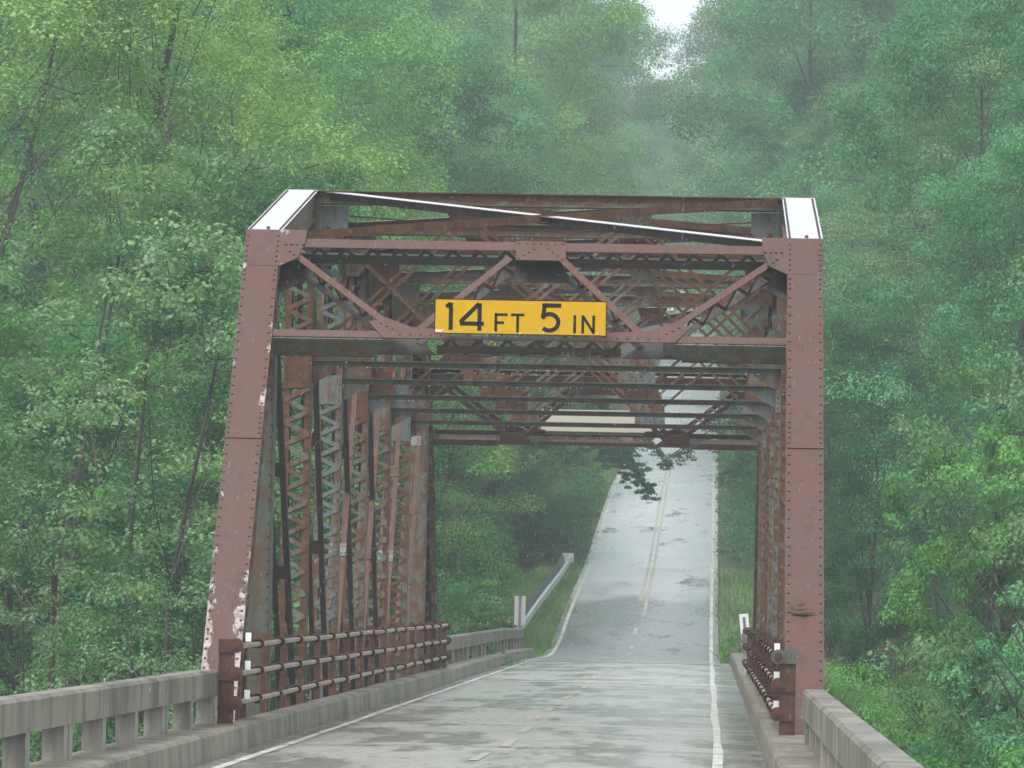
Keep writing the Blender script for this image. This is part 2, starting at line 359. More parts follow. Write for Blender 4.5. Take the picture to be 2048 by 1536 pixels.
# concrete parapets
def parapet(side, y0, y1, label, bay=2.4, start=0):
    root=empty('concrete_parapet',(XT+side*3.2,y0,0)); tag(root,label,'parapet','concrete parapets on the approach spans')
    a,b=sorted((side*(-.12),side*.12)); inv=lambda y:y-y0
    n=int(round((y1-y0)/bay)); bay=(y1-y0)/n
    for i in range(n+1):
        y=i*bay; z0=float(zr(y0+y))
        dbl=((i+start)%3==0 and 0<i<n)
        for k in ((-.15,.15) if dbl else (0,)):
            yy=min(max(y+k,.13),y1-y0-.13)
            MB().box(a+.03,b-.03,yy-.12,yy+.12,.24+z0,.56+z0).build('post',M['post'],root)
    # beam lengths, joints every three bays
    cuts=[0]+[i for i in range(1,n) if (i+start)%3==0]+[n]
    for i0,i1 in zip(cuts[:-1],cuts[1:]):
        q=MB(); ya=i0*bay+.012; yb=i1*bay-.012; dz=.012*math.sin(i0*2.1)
        za=float(zr(y0+ya))+dz; zb2=float(zr(y0+yb))+dz; c=.03
        prof=[(a,.555),(a,.83-c),(a+c,.83),(b-c,.83),(b,.83-c),(b,.555)]; N=4
        vs=[]
        for j in range(N+1):
            t_=j/N; y=ya+(yb-ya)*t_; z=float(zr(y0+y))+dz; vs+=[(p[0],y,p[1]+z) for p in prof]
        fs=[tuple(range(6)),tuple(range(6*N+5,6*N-1,-1))]
        for j in range(N):
            for k in range(6): fs.append((6*j+k,6*j+6+k,6*j+6+(k+1)%6,6*j+(k+1)%6))
        q.add(vs,fs).build('rail_beam',M['conc'],root)
    return root
parapet(-1,-72,0-.15,'long grey concrete parapet left of the road before the truss',start=2)
parapet(1,-72,-3.4,'grey concrete parapet right of the road before the truss',start=1)
parapet(-1,42.2,86.5,'grey concrete parapet left of the road beyond the truss',bay=2.1)
parapet(1,42.2,84,'grey concrete parapet right of the road beyond the truss',bay=2.1)
for y,hh in ((0,.45),(41.6,.45),(-24,.42),(-48,.42),(66,.42)):
    o=MB().box(XT-3.6,XT+3.6,y-.6,y+.6,-11,-.75).box(XT-3.9,XT+3.9,y-.75,y+.75,-1.4,-.72).build('bridge_pier',M['conc']); tag(o,'wide concrete pier under the bridge deck %d metres along'%(y+72),'pier'); o['kind']='structure'

# ------------------------------------------------------------------ steel truss
P=5.2; ZB=-.6; Z1=5.95; Z2=6.87
bridge=empty('steel_truss_bridge',(0,0,0)); tag(bridge,'rusty riveted steel through truss bridge carrying the road','bridge')
Sv=Vector((0,P,Z1-ZB)); SL=Sv.length; Sv.normalize(); Nv=Vector((0,-Sv.z,Sv.y))
def pp(x,s,n=0,far=False):
    v=Vector((x,0,ZB))+Sv*s+Nv*n
    if far: v.y=8*P-v.y
    return v
def s_of_z(z): return (z-ZB)/Sv.z
def part(name): return empty(name,(0,0,0),0,bridge)
LAC=[0]
lac_mesh={}
def lacing_bar(p0,p1,wd,th,side,mat,parent,key):
    """one lacing bar: all alike bars of a member share one mesh"""
    p0=Vector(p0);p1=Vector(p1); L=(p1-p0).length; k=(key,round(L,3))
    if k not in lac_mesh:
        q=MB(); q.bar((0,0,0),(L,0,0),wd,th,(0,1,0))
        o=q.build('lacing_bar',mat); lac_mesh[k]=o.data; bpy.data.objects.remove(o)
    ax=(p1-p0).normalized(); sd=Vector(side); sd=(sd-ax*sd.dot(ax)).normalized(); up=ax.cross(sd)
    o=bpy.data.objects.new('lacing_bar',lac_mesh[k]); link(o,parent)
    mm=Matrix((ax,sd,up)).transposed().to_4x4(); mm.translation=p0; o.matrix_local=mm
    LAC[0]+=1; return o
def zigzag(p0,p1,half,side,pitch,wd,th,mat,parent,single,key,n=None):
    """lacing between two lines p0->p1 offset +-half along side"""
    p0=Vector(p0);p1=Vector(p1);sd=Vector(side).normalized(); L=(p1-p0).length; k=max(2,int(round(L/pitch))); q=MB()
    for i in range(k):
        s=1 if i%2 else -1; a=p0.lerp(p1,i/k)+sd*half*s; b=p0.lerp(p1,(i+1)/k)-sd*half*s
        off=(p1-p0).normalized().cross(sd)*(.004 if i%2 else -.004)
        if single: lacing_bar(a+off,b+off,wd,th,(p1-p0).normalized(),mat,parent,key)
        else: q.bar(a+off,b+off,wd,th,(p1-p0).normalized())
    if not single: tag(q.build('lacing',mat,parent),kind='stuff')

def box_member(root, s, line, depthdir, covermat, webmat, L0, L1, far=False):
    pass

rng=random.Random(7)
def member_box(name, p0, p1, nrm, xs, hw, depth, cmat, wmat, lace=True, key='chord', bottom=True):
    """riveted box: cover plate, two webs with bottom angles, lacing below; nrm = outward (upper) normal"""
    root=part(name); p0=Vector(p0);p1=Vector(p1); n=Vector(nrm).normalized(); X=Vector((1,0,0)); ax=(p1-p0).normalized()
    MB().plate([p0+X*-hw,p0+X*hw,p1+X*hw,p1-X*hw][::-1],n,.014).build('cover_plate',cmat,root)
    for sgn in (-1,1):
        q=MB(); o_=X*sgn*(hw-.045)-n*.015
        q.prism(p0+o_,p1+o_,[(0,0),(.014*-1,0),(-.014,-depth),(0,-depth)] if False else [(-.007,0),(.007,0),(.007,-depth),(-.007,-depth)],X*1) if False else None
        # web as plate polygon
        a=p0+o_; b=p1+o_; q.plate([a+X*.007,b+X*.007,b+X*.007-n*depth,a+X*.007-n*depth],X,.014)
        q.build('web',wmat,root)
        q=MB(); c0=a-n*(depth-.012); c1=b-n*(depth-.012)
        q.plate([c0+X*(-.045),c0+X*.045,c1+X*.045,c1-X*.045][::-1],n,.012)
        q.build('bottom_angle',wmat,root)
    if lace: zigzag(p0-n*(depth+.018),p1-n*(depth+.018),hw-.06,X,.26,.05,.01,wmat,root,False,key)
    return root
def rivet_rows(mb, p0, p1, nrm, offs, pitch=.137, r=.018, side=(1,0,0), skip=None):
    p0=Vector(p0);p1=Vector(p1);L=(p1-p0).length;k=int(L/pitch); sd=Vector(side)
    for i in range(k+1):
        c=p0+(p1-p0)*((i+.5)/(k+1))
        for o_ in offs: mb.dome(c+sd*o_,nrm,r)
HW=.21
XS={-1:XT-3.30+.10-.01,1:XT+3.30-.10+.01}   # member centre lines
XS={-1:XT-3.195,1:XT+3.195}
# end posts
for s in (-1,1):
    x=XS[s]
    for far in (False,True):
        n=Nv.copy(); 
        if far: n.y=-n.y
        r_=member_box('end_post',pp(x,0,0,far),pp(x,SL-.03,0,far),n,x,HW,.33,M['face'],M['mix'],key='endpost')
        q=MB(); sA=s_of_z(3.42); sB=s_of_z(5.50)
        # overlapping cover plate length between the two seams
        a=pp(x-HW+.002,sA,.013,far);b=pp(x+HW-.002,sA,.013,far);c=pp(x+HW-.002,sB,.013,far);d=pp(x-HW+.002,sB,.013,far)
        pl=[a,b,c,d] if not far else [d,c,b,a]
        q.plate(pl,n,.012); q.build('splice_plate',M['face'],r_)
        q=MB()
        for (u,v,h,pt) in ((.3,sA-.03,0,.137),(sA+.04,sA+.42,.013,.078),(sA+.45,sB-.30,.013,.137),(sB-.26,sB-.03,.013,.085),(sB+.03,SL-.06,.016,.09)):
            rivet_rows(q,pp(x,u,h,far),pp(x,v,h,far),n,(-HW+.03,HW-.035),pt)
        tag(q.build('rivets',M['rivet'],r_),kind='stuff')
        # rivets on the inner web
        q=MB(); xi=x-s*(HW-.036); 
        for dn in (-.05,-.30): rivet_rows(q,pp(xi,.3,dn,far),pp(xi,SL-.5,dn,far),(-s,0,0),(0,),.15,.012)
        tag(q.build('rivets',M['rivet'],r_),kind='stuff')
# dent and scar on the right end post
xr=XS[1]; q=MB()
for (a,b,c,d,e) in ((-.17,.10,1.555,1.585,.016),(-.15,.13,1.535,1.560,.022),(-.14,.03,1.60,1.612,.010),(-.09,.0,1.65,1.675,.008),(-.165,-.12,1.62,1.665,.007)):
    q.plate([pp(xr+a,s_of_z(c),.004),pp(xr+(a+b)/2,s_of_z(c-.012),e),pp(xr+b,s_of_z(c+.012),.004),pp(xr+(a+b)/2+.02,s_of_z(d),.004)],Nv,.003)
q.build('torn_steel_dent',M['dark'],bridge)
# upper chord
def U(i): return (P*i, Z1 if i in (1,7) else Z2)
for s in (-1,1):
    x=XS[s]
    for (i,j,nm) in ((1,2,'inclined_top_chord'),(2,6,'top_chord'),(6,7,'inclined_top_chord')):
        y0,z0=U(i); y1,z1=U(j); d=Vector((0,y1-y0,z1-z0)).normalized(); n=Vector((0,-d.z,d.y))
        r_=member_box(nm,(x,y0,z0),(x,y1,z1),n,x,HW,.33,M['cover'],M['mix'],key='chord')
        q=MB(); rivet_rows(q,(x,y0+.1,z0+.0+d.z*.1),(x,y1-.1,z1-d.z*.1),n,(-HW+.03,HW-.035),.137)
        q.dome((x+.02,y0+.3,z0+.3*d.z),n,.03)
        tag(q.build('rivets',M['rivet'],r_),kind='stuff')
# lower chord, floor beams and stringers
for s in (-1,1):
    r_=part('bottom_chord'); x=XS[s]
    for k in (-1,1): MB().box(x+k*.14-.01,x+k*.14+.01,0,8*P,ZB-.3,ZB).build('web',M['rust2'],r_)
    q=MB(); q.box(x-.19,x+.19,.05,8*P-.05,ZB-.315,ZB-.302); q.build('bottom_plate',M['rust2'],r_)
for i in range(9):
    q=MB(); q.box(XT-2.98,XT+2.98,P*i-.008,P*i+.008,-.9,-.36).box(XT-2.98,XT+2.98,P*i-.12,P*i+.12,-.92,-.901).box(XT-2.98,XT+2.98,P*i-.12,P*i+.12,-.359,-.335)
    q.build('floor_beam',M['rust2'],bridge)
# gusset plates at panel points, inner and outer faces
def gusset_yz(x,pts,mat,parent,name='gusset_plate',riv=True,face=1):
    q=MB(); q.plate([(x,a,b) for a,b in pts],(1,0,0),.012); o=q.build(name,mat,parent)
    if riv:
        cx=sum(p[0] for p in pts)/len(pts); cz=sum(p[1] for p in pts)/len(pts); q=MB()
        for i in range(len(pts)):
            a=Vector((pts[i][0],pts[i][1])); b=Vector((pts[(i+1)%len(pts)][0],pts[(i+1)%len(pts)][1])); k=max(2,int((b-a).length/.1))
            for j in range(k):
                p=a.lerp(b,(j+.5)/k); p=p+(Vector((cx,cz))-p).normalized()*.05
                for f in (-1,1): q.dome((x+(.0005 if f>0 else -.0125),p.x,p.y),(f,0,0),.013)
        tag(q.build('rivets',M['rivet'],parent),kind='stuff')
gm=[M['mix'],M['rust'],M['grey'],M['mix'],M['rust2'],M['green']]
for s in (-1,1):
    for i in range(1,8):
        root=part('panel_point'); y,z=U(i)
        for f in (-1,1):
            x=XS[s]+f*.185+(.006 if f>0 else .006)
            pts=[(y-.42,z-.30),(y-.34,z-.62),(y-.16,z-.86),(y+.16,z-.86),(y+.34,z-.62),(y+.42,z-.30)]
            if i==1: pts=[(y-.5,z-.75),(y-.3,z-.95),(y+.15,z-.95),(y+.45,z-.5),(y+.45,z-.25),(y-.1,z-.25)]
            if i==7: pts=[(2*y-a,b) for a,b in pts][::-1]
            gusset_yz(x,pts,gm[(i+(f>0))%6],root)
            ptb=[(y-.4,ZB-.25),(y-.4,ZB+.1),(y-.15,ZB+.75),(y+.15,ZB+.75),(y+.4,ZB+.1),(y+.4,ZB-.25)]
            gusset_yz(x,ptb,M['rust'],root,riv=False)
# verticals
vm={1:('green','green'),2:('rust','rust'),3:('mix','grey'),4:('mix','mix'),5:('rust','mix'),6:('mix','rust'),7:('mix','mix')}
for s in (-1,1):
    for i in range(1,8):
        root=part('hanger' if i in (1,7) else 'vertical_post'); y,z=U(i); x=XS[s]; zt=z-(.36 if i in (1,7) else .06); zb2=ZB+.05
        a,b=M[vm[i][0]],M[vm[i][1]]
        for k in (-1,1):   # channels
            q=MB(); xo=x+k*.172
            q.box(xo-.006,xo+.006,y-.12,y+.12,zb2,zt)
            for yy in (y-.126,y+.114): q.box(min(xo+k*.006,xo-k*.078),max(xo+k*.006,xo-k*.078),yy,yy+.012,zb2,zt)
            q.build('channel',a,root)
        if i in (1,7):
            for yy in (-.14,.128): MB().box(x-.155,x+.155,y+yy,y+yy+.012,zb2,zt).build('web_plate',b,root)
            q=MB()
            for k in (-1,1): rivet_rows(q,(x+k*.14,y-.141,.2),(x+k*.14,y-.141,zt-.4),(0,-1,0),(0,),.15,.014)
            tag(q.build('rivets',M['rivet'],root),kind='stuff')
        else:
            for (za,zb3,ft) in ((zb2+.9,4.30,1),(4.72,zt-.3,1)):
                for yy,fr in ((y-.135,True),(y+.135,False)):
                    zigzag((x,yy,za),(x,yy,zb3),.155,(1,0,0),.145,.058,.009,b if i!=2 else M['mix'],root,(s<0 and fr and i<=5),'post%d'%i)
            # batten plates
            bm=[M['rust'],M['grey'],M['rust'],M['mix'],M['grey']][i-2]
            for za,zb3 in ((4.30,4.71),(zt-.32,zt-.02),(zb2+.45,zb2+.88)):
                MB().box(x-.18,x+.18,y-.148,y-.136,za,zb3).build('batten_plate',bm,root)
                MB().box(x-.18,x+.18,y+.136,y+.148,za,zb3).build('batten_plate',M['mix'],root)
                q=MB()
                for k in (-1,1):
                    rivet_rows(q,(x+k*.15,y-.149,za+.02),(x+k*.15,y-.149,zb3-.02),(0,-1,0),(0,),.085,.012)
                tag(q.build('rivets',M['rivet'],root),kind='stuff')
            q=MB()
            for k in (-1,1): rivet_rows(q,(x+k*.15,y-.137,zb2+.9),(x+k*.15,y-.137,4.3),(0,-1,0),(0,),.145,.012)
            tag(q.build('rivets',M['rivet'],root),kind='stuff')
# diagonals
for s in (-1,1):
    for (i,j,mt) in ((1,2,'dark'),(2,3,'dark'),(3,4,'dark'),(5,4,'diag'),(6,5,'diag'),(7,6,'diag'),(4,3,'diag'),(4,5,'dark')):  # 'dark' bars carry the shade of their down-facing side in the colour
        root=part('diagonal' if (i,j) not in ((4,3),(4,5)) else 'counter_diagonal'); y0,z0=U(i); y1=P*j; x=XS[s]
        d=Vector((0,y1-y0,ZB-z0)).normalized(); a=Vector((x,y0,z0))+d*.35; b=Vector((x,y1,ZB))-d*.05
        wd=.075 if (i,j) not in ((4,3),(4,5)) else .075
        for k in (-1,1):
            q=MB(); xo=x+k*.12; q.angle((xo,a.y,a.z),(xo,b.y,b.z),-k*wd,(.07 if y1>y0 else .07),.012,(1,0,0)); q.build('angle_bar',M[mt if s<0 else ('rust' if k>0 else 'rust2')],root)
        n=d.cross(Vector((1,0,0)));n=n if n.y<0 else -n
        L=(b-a).length; kk=5
        for t_ in range(1,kk):
            c=a.lerp(b,t_/kk); c1=c-d*.11; c2=c+d*.11
            wp=M['grey'] if (t_*3+i+j)%4==0 and mt=='diag' else M[mt]
            q=MB(); q.plate([c1+Vector((-s*.125,0,0))+n*.014,c1+Vector((s*.125,0,0))+n*.014,c2+Vector((s*.125,0,0))+n*.014,c2+Vector((-s*.125,0,0))+n*.014],n,.010); q.build('tie_plate',wp,root)
            q=MB()
            for u in (-.06,.06):
                for xw in (.06,.105): q.dome(c+d*u+Vector((-s*xw,0,0))+n*.0145,n,.012)
            tag(q.build('rivets',M['rivet'],root),kind='stuff')

# portals
def portal(far):
    root=part('portal_bracing'); n=Nv.copy(); 
    if far: n.y=-n.y
    Q=lambda x,s,h=0: pp(XT+x,s,h,far)
    XW=3.195-HW
    def ppl(pts,h,name,mat,th=.012):
        v=[Q(a,b,h) for a,b in pts]
        # orientation not critical (solid plate)
        q=MB(); q.plate(v,n,th); return q.build(name,mat,root)
    front=M['bar']; back=M['dark'] if not far else M['bar']; sz=s_of_z  # near back layer has its shade in the colour
    DB=.24
    zt1,zt0=sz(5.86),sz(5.755)
    ppl([(-XW+.02,zt0),(XW-.02,zt0),(XW-.02,zt1),(-XW+.02,zt1)],-.01,'top_strut_front',M['bar'])
    q=MB(); q.bar(Q(-XW,zt1-.005,-.07),Q(XW,zt1-.005,-.07),.10,.010,n); q.build('top_strut_flange',M['dark'],root)
    ppl([(-XW+.02,zt0-.0),(XW-.02,zt0),(XW-.02,zt1),(-XW+.02,zt1)],-.01-DB,'top_strut_back',back)
    # bottom flange of the back angle
    q=MB(); q.bar(Q(-XW,zt0-.020,-.19),Q(XW,zt0-.020,-.19),.145,.010,n); q.build('top_strut_flange',M['dark'],root)
    # lattice underneath
    zigzag(Q(-XW+.3,zt0-.01,-.01-DB/2),Q(XW-.3,zt0-.01,-.01-DB/2),DB/2,n,.16,.045,.009,M['dark'],root,not far,'portaltop')
    # corner gussets: one plate over the end post and the strut
    for s in (-1,1):
        sB=sz(5.50); xo=s*(3.195+HW-.004); xi=s*(3.195-HW)
        ppl([(xo,sB),(xo,SL),(s*(XW-.30),SL),(s*(XW-.29),sz(5.80)),(s*(XW-.22),sz(5.60)),(xi,sB)],.016,'corner_gusset',M['face'],.013)
        q=MB()
        for k in range(4): q.dome(Q(s*(XW-.26+.065*k),sz(5.765),.017),n,.02)
        for k in range(3): q.dome(Q(s*(XW-.22+.05*k),sz(5.60)+.0+.05*k,.017),n,.02)
        tag(q.build('rivets',M['rivet'],root),kind='stuff')
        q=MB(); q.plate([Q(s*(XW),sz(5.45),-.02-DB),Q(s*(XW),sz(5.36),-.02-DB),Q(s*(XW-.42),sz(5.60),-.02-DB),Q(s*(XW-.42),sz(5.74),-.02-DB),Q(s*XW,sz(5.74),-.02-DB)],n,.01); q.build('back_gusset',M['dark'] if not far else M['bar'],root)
    # centre gusset
    ppl([(-.27+.07,sz(5.63)),(.32+.07,sz(5.63)),(.30+.07,sz(5.865)),(-.27+.07,sz(5.865))],.004,'centre_gusset',M['bar'])
    q=MB()
    for k in range(7): q.dome(Q(-.17+.085*k,sz(5.835),.005),n,.014)
    for k in range(4):
        q.dome(Q(-.17+.06*k,sz(5.65)+.05*k,.005),n,.014); q.dome(Q(.35-.06*k,sz(5.65)+.05*k,.005),n,.014)
    tag(q.build('rivets',M['rivet'],root),kind='stuff')
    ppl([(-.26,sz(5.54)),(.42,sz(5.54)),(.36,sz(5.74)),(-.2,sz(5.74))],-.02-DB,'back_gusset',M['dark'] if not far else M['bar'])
    # bottom strut
    zb1,zb0=sz(4.735),sz(4.655); nd=1.47
    for s in (-1,1):
        ppl([(s*(XW-.01),zb0),(s*(nd-.45),zb0),(s*(nd-.45),zb1),(s*(XW-.01),zb1)],-.01,'bottom_strut_front',M['bar'])
        # solid underside plate, curved at the inner end
        pts=[(XW-.01,-.02),(nd+.08,-.02),(nd+.08,-.14),(nd+.2,-.24),(nd+.36,-.30),(XW-.01,-.30)]
        v=[Q(s*a,zb0-.012,b) for a,b in pts]; q=MB(); q.plate(v,Sv if not far else Vector((0,-Sv.y,Sv.z)),.012); q.build('bottom_strut_soffit',M['green'],root)
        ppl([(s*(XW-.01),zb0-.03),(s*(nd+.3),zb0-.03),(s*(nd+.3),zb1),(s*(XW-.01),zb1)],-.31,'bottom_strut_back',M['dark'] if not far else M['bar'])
        # node gusset
        ppl([(s*(nd-.56),zb0-.01),(s*(nd+.22),zb0-.01),(s*(nd+.40),zb1+.13),(s*(nd+.2),zb1+.20),(s*(nd-.1),zb1+.06),(s*(nd-.56),zb1+.02)],.004,'node_gusset',M['bar'])
        q=MB()
        for k in range(5): q.dome(Q(s*(nd-.45+.12*k),zb0+.04,.005),n,.015)
        for k in range(3): q.dome(Q(s*(nd+.12+.07*k),zb1+.02+.045*k,.005),n,.015)
        tag(q.build('rivets',M['rivet'],root),kind='stuff')
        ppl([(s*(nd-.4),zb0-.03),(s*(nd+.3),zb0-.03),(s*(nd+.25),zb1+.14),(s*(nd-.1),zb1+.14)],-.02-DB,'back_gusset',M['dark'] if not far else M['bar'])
        # diagonals, front and back bars with lacing between
        for (a,b) in (((s*(XW-.22),sz(5.63)),(s*(nd+.14),zb1+.07)),((s*.30+.03,sz(5.66)),(s*(nd-.18),zb1+.02))):
            A,B=Q(*a,-.006),Q(*b,-.006); q=MB(); q.bar(A,B,.085,.012,(B-A).cross(n)); q.build('diagonal_front',M['bar'],root)
            A2,B2=Q(*a,-.01-DB),Q(*b,-.01-DB); q=MB(); q.bar(A2,B2,.085,.012,(B-A).cross(n)); q.build('diagonal_back',back,root)
            zz=(B-A).cross(n).normalized()*.03
            zigzag((A+A2)/2-zz,(B+B2)/2-zz,DB/2,n,.17,.04,.009,M['rust2'] if not far else M['bar'],root,False,'pdiag')
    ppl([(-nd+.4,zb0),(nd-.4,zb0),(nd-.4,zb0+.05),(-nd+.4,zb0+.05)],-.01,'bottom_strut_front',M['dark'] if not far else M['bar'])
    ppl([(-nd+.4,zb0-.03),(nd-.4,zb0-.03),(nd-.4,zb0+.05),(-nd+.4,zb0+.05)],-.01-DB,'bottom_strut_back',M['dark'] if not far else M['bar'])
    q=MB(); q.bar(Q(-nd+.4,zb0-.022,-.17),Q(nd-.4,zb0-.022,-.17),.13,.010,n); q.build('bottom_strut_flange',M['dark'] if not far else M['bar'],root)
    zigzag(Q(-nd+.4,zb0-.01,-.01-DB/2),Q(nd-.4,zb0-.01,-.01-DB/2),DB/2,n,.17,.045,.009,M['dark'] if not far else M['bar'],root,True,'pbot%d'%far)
portal(False); portal(True)
# sway frames and top struts
for i in range(2,7):
    root=part('sway_frame'); y=P*i; XW=3.195-HW+.03
    ca,cb=[('rust','mix'),('rust2','mix'),('rust','rust2'),('rust2','mix'),('rust','mix')][i-2]
    # top strut: upper angle, laced web, lower angle
    zt=Z2-.02
    for dy in (-.08,.08):
        q=MB(); sg=-1 if dy<0 else 1
        q.box(XT-XW,XT+XW,min(y+dy,y+dy+sg*.075),max(y+dy,y+dy+sg*.075),zt-.010,zt).box(XT-XW,XT+XW,min(y+dy,y+dy-sg*.01),max(y+dy,y+dy-sg*.01),zt-.085,zt-.0105)
        q.build('strut_angle',M[ca],root)
        q=MB(); q.box(XT-XW,XT+XW,min(y+dy,y+dy-sg*.01),max(y+dy,y+dy-sg*.01),zt-.15,zt-.11).box(XT-XW,XT+XW,min(y+dy,y+dy+sg*.075),max(y+dy,y+dy+sg*.075),zt-.161,zt-.1505); q.build('strut_angle',M['mix'],root)
    MB().box(XT-XW,XT+XW,y-.006,y+.006,zt-.14,zt-.03).build('strut_web',M['mix' if i%2==0 else 'green'],root)
    # lower strut
    zl=4.66
    q=MB(); q.box(XT-XW,XT+XW,y-.10,y-.004,zl,zl+.012).box(XT-XW,XT+XW,y-.016,y-.004,zl-.065,zl-.0005); q.build('strut_angle',M['green'],root)
    q=MB(); q.box(XT-XW,XT+XW,y+.004,y+.10,zl,zl+.012).box(XT-XW,XT+XW,y+.004,y+.016,zl-.065,zl-.0005); q.build('strut_angle',M['green' if i%2 else 'mix'],root)
    nd=1.08
    for s in (-1,1):
        for (cx_,za,zb2,w2,mm_) in ((nd,zt-.40,zt-.182,.27,gm[(i+s)%6]),(nd,zl+.014,zl+.34,.26,gm[(i*2+s+1)%6])):
            x=XT+s*cx_; up=za>6
            pts=[(x-w2,zb2),(x+w2,zb2),(x+w2*.62,za),(x-w2*.62,za)] if up else [(x-w2*.95,zb2),(x+w2*.95,zb2),(x+w2,za),(x-w2,za)]
            q=MB(); q.plate([(a,y-.003,b) for a,b in pts],(0,-1,0),.006); q.build('gusset_plate',mm_ if mm_!=M['grey'] or s>0 else M['rust'],root)
            q=MB()
            for k in range(5): q.dome((x-w2*.7+w2*.35*k,y-.0035,zb2-.04 if up else za+.04),(0,-1,0),.013)
            for k in (-1,1):
                for h in range(3): q.dome((x+k*(.06+.04*h),y-.0035,(zb2-.08-.05*h) if up else (za+.09+.05*h)),(0,-1,0),.013)
            tag(q.build('rivets',M['rivet'],root),kind='stuff')
        # corner gussets at the posts
        x=XT+s*XW; q=MB(); q.plate([(x,y-.003,zt-.182),(x,y-.003,zt-.75),(x-s*.18,y-.003,zt-.75),(x-s*.42,y-.003,zt-.45),(x-s*.42,y-.003,zt-.182)],(0,-1,0),.006); q.build('gusset_plate',gm[i%6],root)
        q=MB(); q.plate([(x,y-.003,zl-.30),(x,y-.003,zl-.068),(x-s*.36,y-.003,zl-.068),(x-s*.30,y-.003,zl-.13)],(0,-1,0),.006); q.build('knee_plate',M['grey' if i in (3,4) else 'mix'],root)
        q=MB(); q.plate([(x,y-.003,zl+.5),(x,y-.003,zl+.013),(x-s*.42,y-.003,zl+.013),(x-s*.35,y-.003,zl+.2),(x-s*.15,y-.003,zl+.5)],(0,-1,0),.006); q.build('gusset_plate',gm[(i+3)%6],root)
    def xb(x0,z0,x1,z1,dy,mat,offs=(-.045,.045)):
        for o_ in offs:
            d=Vector((x1-x0,0,z1-z0)).normalized(); pr=Vector((-d.z,0,d.x))*o_
            MB().bar(Vector((XT+x0,y+dy,z0))+pr,Vector((XT+x1,y+dy,z1))+pr,.042,.012,Vector((-d.z,0,d.x))).build('brace_bar',mat,root)
    a,b=zt-.36,zl+.15
    for s in (-1,1):
        xb(s*(XW-.15),a-.1,s*(nd+.05),b,-.02,M['mix' if i%2 else 'rust'],(0,)); xb(s*(XW-.15),b+.05,s*(nd+.05),a,.02,M['rust'],(-.05,.05) if i<4 else (0,))
        xb(s*(nd-.08),a,-s*(nd-.08),b,-.02*s,M['mix' if s>0 else 'rust'])
# top laterals
for i in range(1,7):
    root=part('top_lateral_bracing'); y0,z0=U(i); y1,z1=U(i+1); XW=2.98
    a=Vector((XT-XW+.15,y0+.12,z0-.10)); b=Vector((XT+XW-.05,y1-.12,z1-.12)); q=MB()
    q.angle(a,b,-.10,.085,.012,(0,0,-1)) ; q.build('lateral_angle',M['rust'],root)
    a=Vector((XT+XW-.15,y0+.12,z0-.03)); b=Vector((XT-XW+.15,y1-.12,z1-.03)); q=MB()
    d=(b-a).normalized(); up=Vector((0,-(z1-z0),y1-y0)).normalized(); up=(up-d*up.dot(d)).normalized(); sd=d.cross(up)
    q.bar(a,b,.16,.010,sd); q.build('lateral_flange',M['cover'],root)
    q=MB(); q.bar(a-up*.055,b-up*.055,.012,.098,sd); q.build('lateral_web',M['dark'],root)
    # lateral in the plane of the lower struts
# bottom lateral bracing of the upper frame (middle level bars between lower struts)
for i in range(2,6):
    root=part('middle_lateral_bracing')
    for sg in (-1,1):
        q=MB(); q.bar((XT-sg*2.9,P*i+.15,Z2-.30),(XT+sg*.0,P*(i+.5),Z2-.30),.07,.012,(1,0,0)); q.build('lateral_angle',M['rust2'],root)
# shared-plane guard: none of the laterals touch the struts' faces

